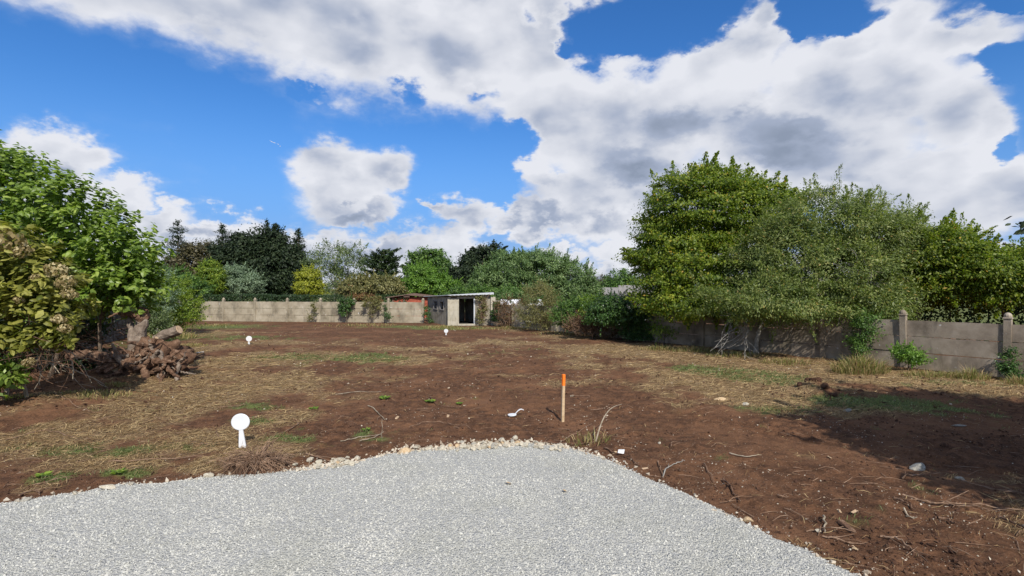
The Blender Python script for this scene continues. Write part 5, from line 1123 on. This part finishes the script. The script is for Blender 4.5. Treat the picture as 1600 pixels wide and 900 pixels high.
# ------------------------------------------------------------------ loose branches, stones, wood
def stick(label, pts_px, r, mat='root', arch=None, twig=0, name='stick'):
    """pts_px: ground pixels of its line; arch: heights above ground at each point"""
    g = np.array([G(a, b) for a, b in pts_px]); c = g[0].copy(); hs = arch or [.015]*len(g); m = (len(g)-1)*5+1; s = np.linspace(0, len(g)-1, m)
    Pp = np.stack([np.interp(s, range(len(g)), g[:, j]) for j in range(2)], -1); rg = np.random.default_rng(abs(hash(label)) % 2**31 if False else sum(map(ord, label)))
    for _ in range(2): Pp[1:-1] = Pp[:-2]*.25+Pp[1:-1]*.5+Pp[2:]*.25
    Pp[1:-1] += rg.normal(0, .008, Pp[1:-1].shape)
    Z = zt(Pp[:, 0], Pp[:, 1])+np.interp(s, range(len(g)), hs)+r*.6+np.abs(rg.normal(0, .006, m)); P3 = np.concatenate([Pp, Z[:, None]], 1)-np.array([c[0], c[1], Z[0]])
    mb = MB(); mb.tube(P3, np.linspace(r, r*.45, m), 6, wob=.12, a=rg.random())
    for _ in range(twig):
        j = rg.integers(2, m-2); d_ = unit(P3[j+1]-P3[j-1]); e = P3[j]+unit(d_+rg.normal(0, .5, 3)*np.array([1, 1, .5]))*rg.uniform(.12, .35); e[2] = max(e[2], P3[j][2]-.01); mb.tube([P3[j], (P3[j]+e)/2+rg.normal(0, .01, 3), e], [r*.5, r*.4, r*.2], 4, cap=False)
    o = add(name, mb.mesh(name, MAT[mat]), None, (c[0], c[1], Z[0])); tag(o, label, 'stick')
def arched(label, base_px, Ps, r, mat):
    c = G(*base_px); c[2] = ztf(c[0], c[1]); m = 16; s = np.linspace(0, len(Ps)-1, m); A_ = np.array(Ps, float); P3 = np.stack([np.interp(s, range(len(A_)), A_[:, j]) for j in range(3)], -1)
    for _ in range(4): P3[1:-1] = P3[:-2]*.25+P3[1:-1]*.5+P3[2:]*.25
    mb = MB(); mb.tube(P3, np.linspace(r, r*.35, m), 6, wob=.1); o = add('stick', mb.mesh('stick', MAT[mat]), None, c); tag(o, label, 'stick')
arched('long pale twig arching up from the soil right of the orange tipped stake', (930, 690), [(0,0,-.05),(.08,.1,.18),(.20,.3,.34),(.38,.6,.42),(.62,.9,.40)], .014, 'bark_pale')
ST = [('dark thin stick lying along the top of the pale rubble', [(795,687),(830,691),(860,689),(900,694),(930,692)], .012, 'dead_wood', 3),
 ('brown stick lying from the rubble down along the gravel edge', [(945,703),(975,715),(1000,732)], .013, 'dead_wood', 1),
 ('forked twig lying left of the arching twig', [(880,688),(895,677),(912,668),(925,660)], .008, 'root', 2),
 ('short pale stick lying left of centre between two weeds', [(575,635),(590,643),(601,654)], .011, 'bark_pale', 0),
 ('curved thin twig on bare soil left of the fallen marker', [(640,668),(665,655),(700,660),(735,672)], .008, 'root', 2),
 ('dark twig beside the small weed left of the fallen marker', [(672,620),(680,632),(720,637)], .009, 'dead_wood', 1),
 ('brown twig lying between the root clump and the rubble', [(478,712),(500,718),(516,724)], .010, 'root', 2),
 ('thin pale stalk lying at the weeds left of centre', [(532,690),(560,684),(595,680)], .008, 'bark_pale', 1),
 ('pale stalk beside the upright one left of centre', [(562,690),(585,684),(600,676)], .008, 'bark_pale', 0),
 ('long reddish root lying on the soil left of the round marker', [(170,722),(240,718),(320,716)], .009, 'root', 1),
 ('reddish thin root at the far left in the straw', [(10,690),(70,676),(125,688)], .010, 'root', 2),
 ('long curved root lying below the left shrubs', [(72,618),(90,635),(120,646),(145,652)], .012, 'root', 0),
 ('forked twig at the lower left margin of the gravel', [(30,775),(55,763),(62,775)], .010, 'root', 2),
 ('straight twig lying in the straw left of the round marker', [(340,640),(380,634)], .008, 'root', 0),
 ('twig lying in the straw just right of the round marker', [(445,678),(465,664),(478,655)], .010, 'root', 1),
 ('thin stick lying near the upper straw left of centre', [(525,618),(560,612),(595,613)], .009, 'bark_pale', 0),
 ('crooked grey twig standing near the gravel edge at right of centre', [(1036,748),(1045,730),(1062,726),(1070,724)], .009, 'bark_grey', 1),
 ('slim twig lying near the gravel edge at right of centre', [(1028,725),(1034,742),(1036,752)], .008, 'root', 0),
 ('pinkish straight twig lying on the bare soil right of centre', [(1100,728),(1108,742),(1116,758)], .010, 'root', 0),
 ('dark rotten branch lying near the gravel edge right of centre', [(1130,753),(1142,768),(1157,787)], .014, 'dead_wood', 1),
 ('pale root lying on the smooth soil below the shade', [(1140,714),(1165,720),(1190,719)], .010, 'bark_pale', 0),
 ('thin root lying on the smooth soil at right of centre', [(1215,775),(1222,780),(1231,779)], .008, 'root', 0),
 ('pale upright looking stick beside the small plank end at lower right', [(1287,809),(1289,825),(1289,838)], .012, 'bark_pale', 0),
 ('long reddish root with side rootlets at the right edge', [(1410,780),(1440,787),(1470,792),(1515,795),(1600,801)], .013, 'root', 5),
 ('pale twig lying under the large grey stone', [(1410,752),(1440,748),(1470,746)], .009, 'root', 0),
 ('dark curved root half in the soil at lower right', [(1460,815),(1480,816),(1493,826)], .016, 'dead_wood', 0),
 ('dark root curl lying left of the long reddish root', [(1397,786),(1412,793),(1430,801)], .014, 'dead_wood', 0),
 ('short pale stick on the soil at lower right', [(1412,806),(1420,812),(1433,813)], .010, 'bark_pale', 0),
 ('tangled roots lying near the bottom right', [(1375,840),(1400,845),(1425,862),(1435,872)], .010, 'root', 4),
 ('rootlets at the bottom edge by the gravel corner', [(1285,842),(1310,848),(1340,850)], .009, 'root', 3),
 ('bleached twig pointing out of the right edge shade', [(1500,756),(1550,768),(1598,775)], .009, 'root', 2),
 ('rotten dark branch at the right edge of the bare soil', [(1560,812),(1580,822),(1600,835)], .014, 'dead_wood', 2)]
for l_, pp, r_, m_, tw in ST: stick(l_, pp, r_, m_, None, tw)
stick('upright slim dry stalk standing beside the weeds left of centre', [(597,684),(597,684.5)], .007, 'bark_pale', [0, .33])
# minor litter of twigs that nobody would count
rg = np.random.default_rng(88); mb = MB(); q = sample_px(2600, 520, 905, 1.1); s_ = gsd(q[:, 0], q[:, 1]); q = q[(s_ < -.05) & (q[:, 1] < 26)][:520]; zq = zt(q[:, 0], q[:, 1])
for (x_, y_), z_ in zip(q, zq):
    L = rg.uniform(.08, .4)*min(1.6, max(1, y_/10)); a = rg.normal(.2, .8); d_ = np.array([math.cos(a), math.sin(a), 0]); b_ = rg.normal(0, .15, 3)*L; b_[2] = abs(b_[2])*.5
    p = np.array([x_, y_, z_+.012]); r_ = rg.uniform(.002, .006)*max(1, y_/9); mb.tube([p-d_*L/2, p-d_*L*.15+b_, p+d_*L*.2+b_, p+d_*L/2], [r_, r_, r_*.8, r_*.4], 4, cap=False, a=rg.random())
o = add('twig_litter', mb.mesh('twig_litter', MAT['root'])); tag(o, 'fine dead twigs and rootlets littering the soil', 'twigs', kind='stuff')

def stone_mesh(name, mat, seed, flat=.6, k=2):
    import bmesh
    bm = bmesh.new(); bmesh.ops.create_icosphere(bm, subdivisions=k, radius=.5); rg = np.random.default_rng(seed); pl = unit(rg.normal(size=(9, 3))); of = rg.uniform(.22, .40, 9); st = np.array([rg.uniform(.9, 1.25), rg.uniform(.7, 1.), flat*rg.uniform(.8, 1.2)])
    for v in bm.verts:
        p = np.array(v.co); 
        for a, o_ in zip(pl, of):
            e = p@a-o_
            if e > 0: p = p-a*e*.97
        p = p*(1+.07*mnoise.noise(Vector(p*6+seed))); v.co = p*st
    me = bpy.data.meshes.new(name); bm.to_mesh(me); bm.free(); me.materials.append(mat); me.polygons.foreach_set('use_smooth', np.zeros(len(me.polygons), bool)); return me
SM = [stone_mesh('stone', MAT[m_], 700+i, f_) for i, (m_, f_) in enumerate([('stone_pale',.7),('stone_pale',.55),('stone_pale',.65),('stone_grey',.6),('stone_tan',.7),('stone_pale',.8),('stone_grey',.5)])]
def put_stone(label, px_, py_, w_px, me, group=None, sink=.12, rz=None, sc=(1, 1, 1)):
    c = G(px_, py_); s = w_px/FPX*c[1]; o = add('stone', me, None, (c[0], c[1], ztf(c[0], c[1])+s*(.22-sink)*sc[2]), (random.uniform(-.25, .25), random.uniform(-.25, .25), random.random()*6.28 if rz is None else rz), (s*sc[0], s*sc[1], s*sc[2])); tag(o, label, 'stone', group); return o
put_stone('large flat grey stone half buried at the lower edge of the shade', 1437, 735, 34, SM[3], sc=(1.1, .8, .75), rz=.3)
put_stone('tan squarish stone at the left end of the pale rubble heap', 632, 708, 20, SM[4], sc=(1.1, .8, 1))
put_stone('orange tan stone alone at the right edge of the gravel', 1169, 814, 17, SM[4], sc=(1, .9, 1))
put_stone('white angular stone in the soil at the left gravel edge', 326, 746, 17, SM[5])
put_stone('long pale stone at the left gravel edge', 168, 768, 24, SM[1], sc=(1.3, .8, .9), rz=.2)
put_stone('pale wedge of stone lying on the green patch in the upper right', 1125, 625, 18, SM[4], sc=(1.2, .6, .6), rz=.1)
put_stone('small bright stone on the grass right of the straw patch', 1165, 634, 11, SM[2])
put_stone('flat grey stone in the shade below the dark earth mound', 1325, 645, 15, SM[3], sc=(1, .6, .8))
put_stone('pale stone on the right rim of the gravel beside a blue white scrap', 940, 716, 15, SM[1], sc=(1.1, .8, .8))
put_stone('tan stone above the right rim of the gravel', 962, 707, 10, SM[4])
put_stone('small pale stone on the soil right of the orange tipped stake', 894, 618, 7, SM[0])
put_stone('white pebble on the bare soil below the arching twig', 1030, 693, 7, SM[5])
put_stone('long pale stone in the right shade', 1498, 668, 16, SM[6], sc=(1.2, .6, .7))
put_stone('white elongated stone at the right end of the shade edge', 1500, 750, 13, SM[5], sc=(1.2, .6, .7), rz=-.3)
put_stone('pale angular stone below the small plank end', 1278, 832, 9, SM[2])
put_stone('yellowish stone at the bottom between rootlets', 1336, 860, 9, SM[4])
put_stone('pale stone at the left gravel edge beside the long one', 205, 760, 14, SM[0])
put_stone('pale stone left of the dark soil at the gravel edge', 118, 776, 12, SM[2]); put_stone('blue grey stone at the far left gravel edge', 40, 784, 16, SM[3]); put_stone('bright white small stone above the left gravel edge', 236, 754, 8, SM[5])
cl = MAT['concrete_old']
rs = random.Random(4); k = 0
RL = 'pale rubble stone in the broken heap along the back edge of the gravel'
for i in range(120):
    if i < 88: a = rs.gauss(755, 62); 
    else: a = rs.gauss(512, 34)
    if a < 640 and i < 88: a = rs.uniform(640, 870)
    a = min(a, 875) if i < 88 else a
    ye = np.interp(a, [p[0] for p in GR_OUT], [p[1] for p in GR_OUT]); b = ye+rs.uniform(-8, 11)
    ci = rs.choice([0, 1, 2, 3, 5, 0, 1, 4, 2]); wpx = rs.uniform(6.5, 13); sz_ = 'small' if wpx < 8.5 else ('large' if wpx > 11 else 'medium')
    cn = {0: 'cream', 1: 'flat cream', 2: 'cream angular', 3: 'grey', 4: 'tan', 5: 'thick cream'}[ci]; ring = 'front' if b > ye+1 else 'back'
    sec = ('left end' if a < 685 else 'left half' if a < 735 else 'middle' if a < 780 else 'right half' if a < 830 else 'right end') if i < 88 else ('left half' if a < 512 else 'right half')
    lb = '%s %s rubble stone, %s %s of the %s' % (sz_, cn, ring, sec, 'long heap at the gravel edge' if i < 88 else 'heap beside the root clump')
    o = put_stone(lb, a, b, wpx, SM[ci], 'rubble along the back edge of the gravel' if i < 88 else 'rubble beside the root clump', .05)
# plank end, chips, scraps, leaves on the gravel
c = G(1322, 826); mb = MB(); mb.box((0, 0, .02), (.06, .17, .04), bev=.006, jit=.003); o = add('wood_offcut', mb.mesh('wood_offcut', MAT['dead_wood']), None, (c[0], c[1], ztf(c[0], c[1])), (.25, .1, .2)); tag(o, 'short weathered plank end sticking out of the soil at lower right', 'wood offcut')
for i, (a, b, s, l_) in enumerate([(1312,800,10,'pale splinter of wood above the plank end'), (1335,806,12,'pale forked splinter right of the plank end'), (1335,857,9,'yellow wood chip at the bottom near rootlets'), (1008,734,9,'white chip of wood at the right rim of the gravel'), (620,650,10,'pale chip on bare soil left of centre'), (1296,718,8,'pale chip on the smooth soil below the shade'), (700,648,9,'dry leaf scrap by the thin curved twig')]):
    c = G(a, b); s_ = s/FPX*c[1]; mb = MB(); mb.box((0, 0, 0), (s_, s_*.35, s_*.16), bev=s_*.04, jit=s_*.04); o = add('wood_chip', mb.mesh('wood_chip', MAT['cut_wood']), None, (c[0], c[1], ztf(c[0], c[1])+s_*.08), (.15, -.1, rs.random()*3)); tag(o, l_, 'wood chip')
lfm = leaf_one('fallen_leaf', LM['dry'], 3, .8); lf2 = leaf_one('fallen_leaf', L_('leaf_tan', (.35,.22,.10), (.5,.33,.16), (.6,.42,.22), .1), 3, .6)
for a, b, s, l_ in [(795,762,12,'tan fallen leaf on the gravel below the rubble heap'), (883,774,10,'tan fallen leaf on the gravel right of the other one')]:
    c = G(a, b); o = add('fallen_leaf', lf2, None, (c[0], c[1], ztf(c[0], c[1])+.03), (.4, .2, rs.random()*6), s/FPX*c[1]); tag(o, l_, 'leaf')
c = G(970, 711); mb = MB(); mb.put([[0,0,0],[.10,.02,.0],[.12,.06,.05],[.03,.07,.045],[.06,.035,.035]], [[0,1,4],[1,2,4],[2,3,4],[3,0,4]]); 
sc_ = add('plastic_scrap', mb.mesh('plastic_scrap', MAT['white_plastic']), None, (c[0]-.05, c[1], ztf(c[0], c[1])+.02)); tag(sc_, 'crumpled bluish white plastic scrap at the right rim of the gravel', 'scrap')
# bark slab at the rubble's left end
stick('flat dark bark slab lying behind the left end of the rubble', [(632,698),(650,696),(664,697)], .022, 'dead_wood')

# clods on the two dark mounds in the shade
for i, (a, b, s) in enumerate([(1262,610,16),(1275,612,20),(1290,618,18),(1300,622,14),(1250,613,12),(1310,616,9),(1345,619,12)]):
    me = stone_mesh('clod', MAT['clod'], 760+i, .8); c = G(a, b); w_ = s/FPX*c[1]; o = add('clod', me, None, (c[0], c[1], ztf(c[0], c[1])+w_*.1), (0, 0, i), w_); tag(o, ['leftmost dark clod of the earth heap at the tip of the shade','tallest dark clod of the earth heap at the tip of the shade','dark clod just right of the tallest in the earth heap','rightmost large clod of the earth heap','low clod at the left foot of the earth heap','small clod alone right of the earth heap','dark clod in the grass farther right of the earth heap'][i], 'clod')

# ------------------------------------------------------------------ tree beside the camera on the right, casting the big shade
def shade_tree():
    bs = [(9.2,2.6,5.2,1.9,1.9,1.5),(8.4,4.0,4.4,1.6,1.6,1.3),(10.2,4.2,5.0,1.8,1.8,1.5),(9.7,5.6,4.2,1.5,1.4,1.2),(10.6,6.4,3.6,1.4,1.3,1.0),(11.6,5.0,4.6,1.6,1.6,1.4),(8.2,2.2,4.0,1.5,1.4,1.2),(11.4,3.0,5.4,1.8,1.8,1.4),(13.2,4.4,4.4,1.6,1.6,1.4)]
    base = np.array([10.2, 4.2, 0.]); t = empty('walnut_tree', base, 'dark leaved tree just beyond the right edge, one leafy branch tip poking into view', 'tree')
    bl = [(np.array(b[:3])-base, np.array(b[3:])) for b in bs]
    tip = np.array(P(1592, 352, 9.6))-base
    add('trunk', branch_mesh('trunk', (0, 0, -.1), [b[0] for b in bl]+[tip], .22, MAT['bark'], 91, (0, 0, 3.3), twigs=1), t)
    add('crown', crown_mesh('crown', bl, 420, 55, .45, .2, LM['ivy'], 92, sprig=.25, core=.35, zmin=2.2), t)
    rg = np.random.default_rng(3); n = 26
    Pp = tip+np.stack([rg.uniform(-.06, .5, n), rg.normal(0, .10, n), rg.normal(0, .10, n)], -1); V, F, kk = leaf_quads(Pp, unit(rg.normal(size=(n, 3))), rg.uniform(.12, .2, n), .5, .08, np.tile([[-1, 0, -.4]], (n, 1)), rg)
    for j in range(n):
        vv = V[j*kk:(j+1)*kk]; add('leaf', np_mesh('leaf', vv-Pp[j], F[:6], LM['dark'], {'rnd': np.full(kk, rg.random())}), t, Pp[j])
shade_tree()
bpy.context.view_layer.update()
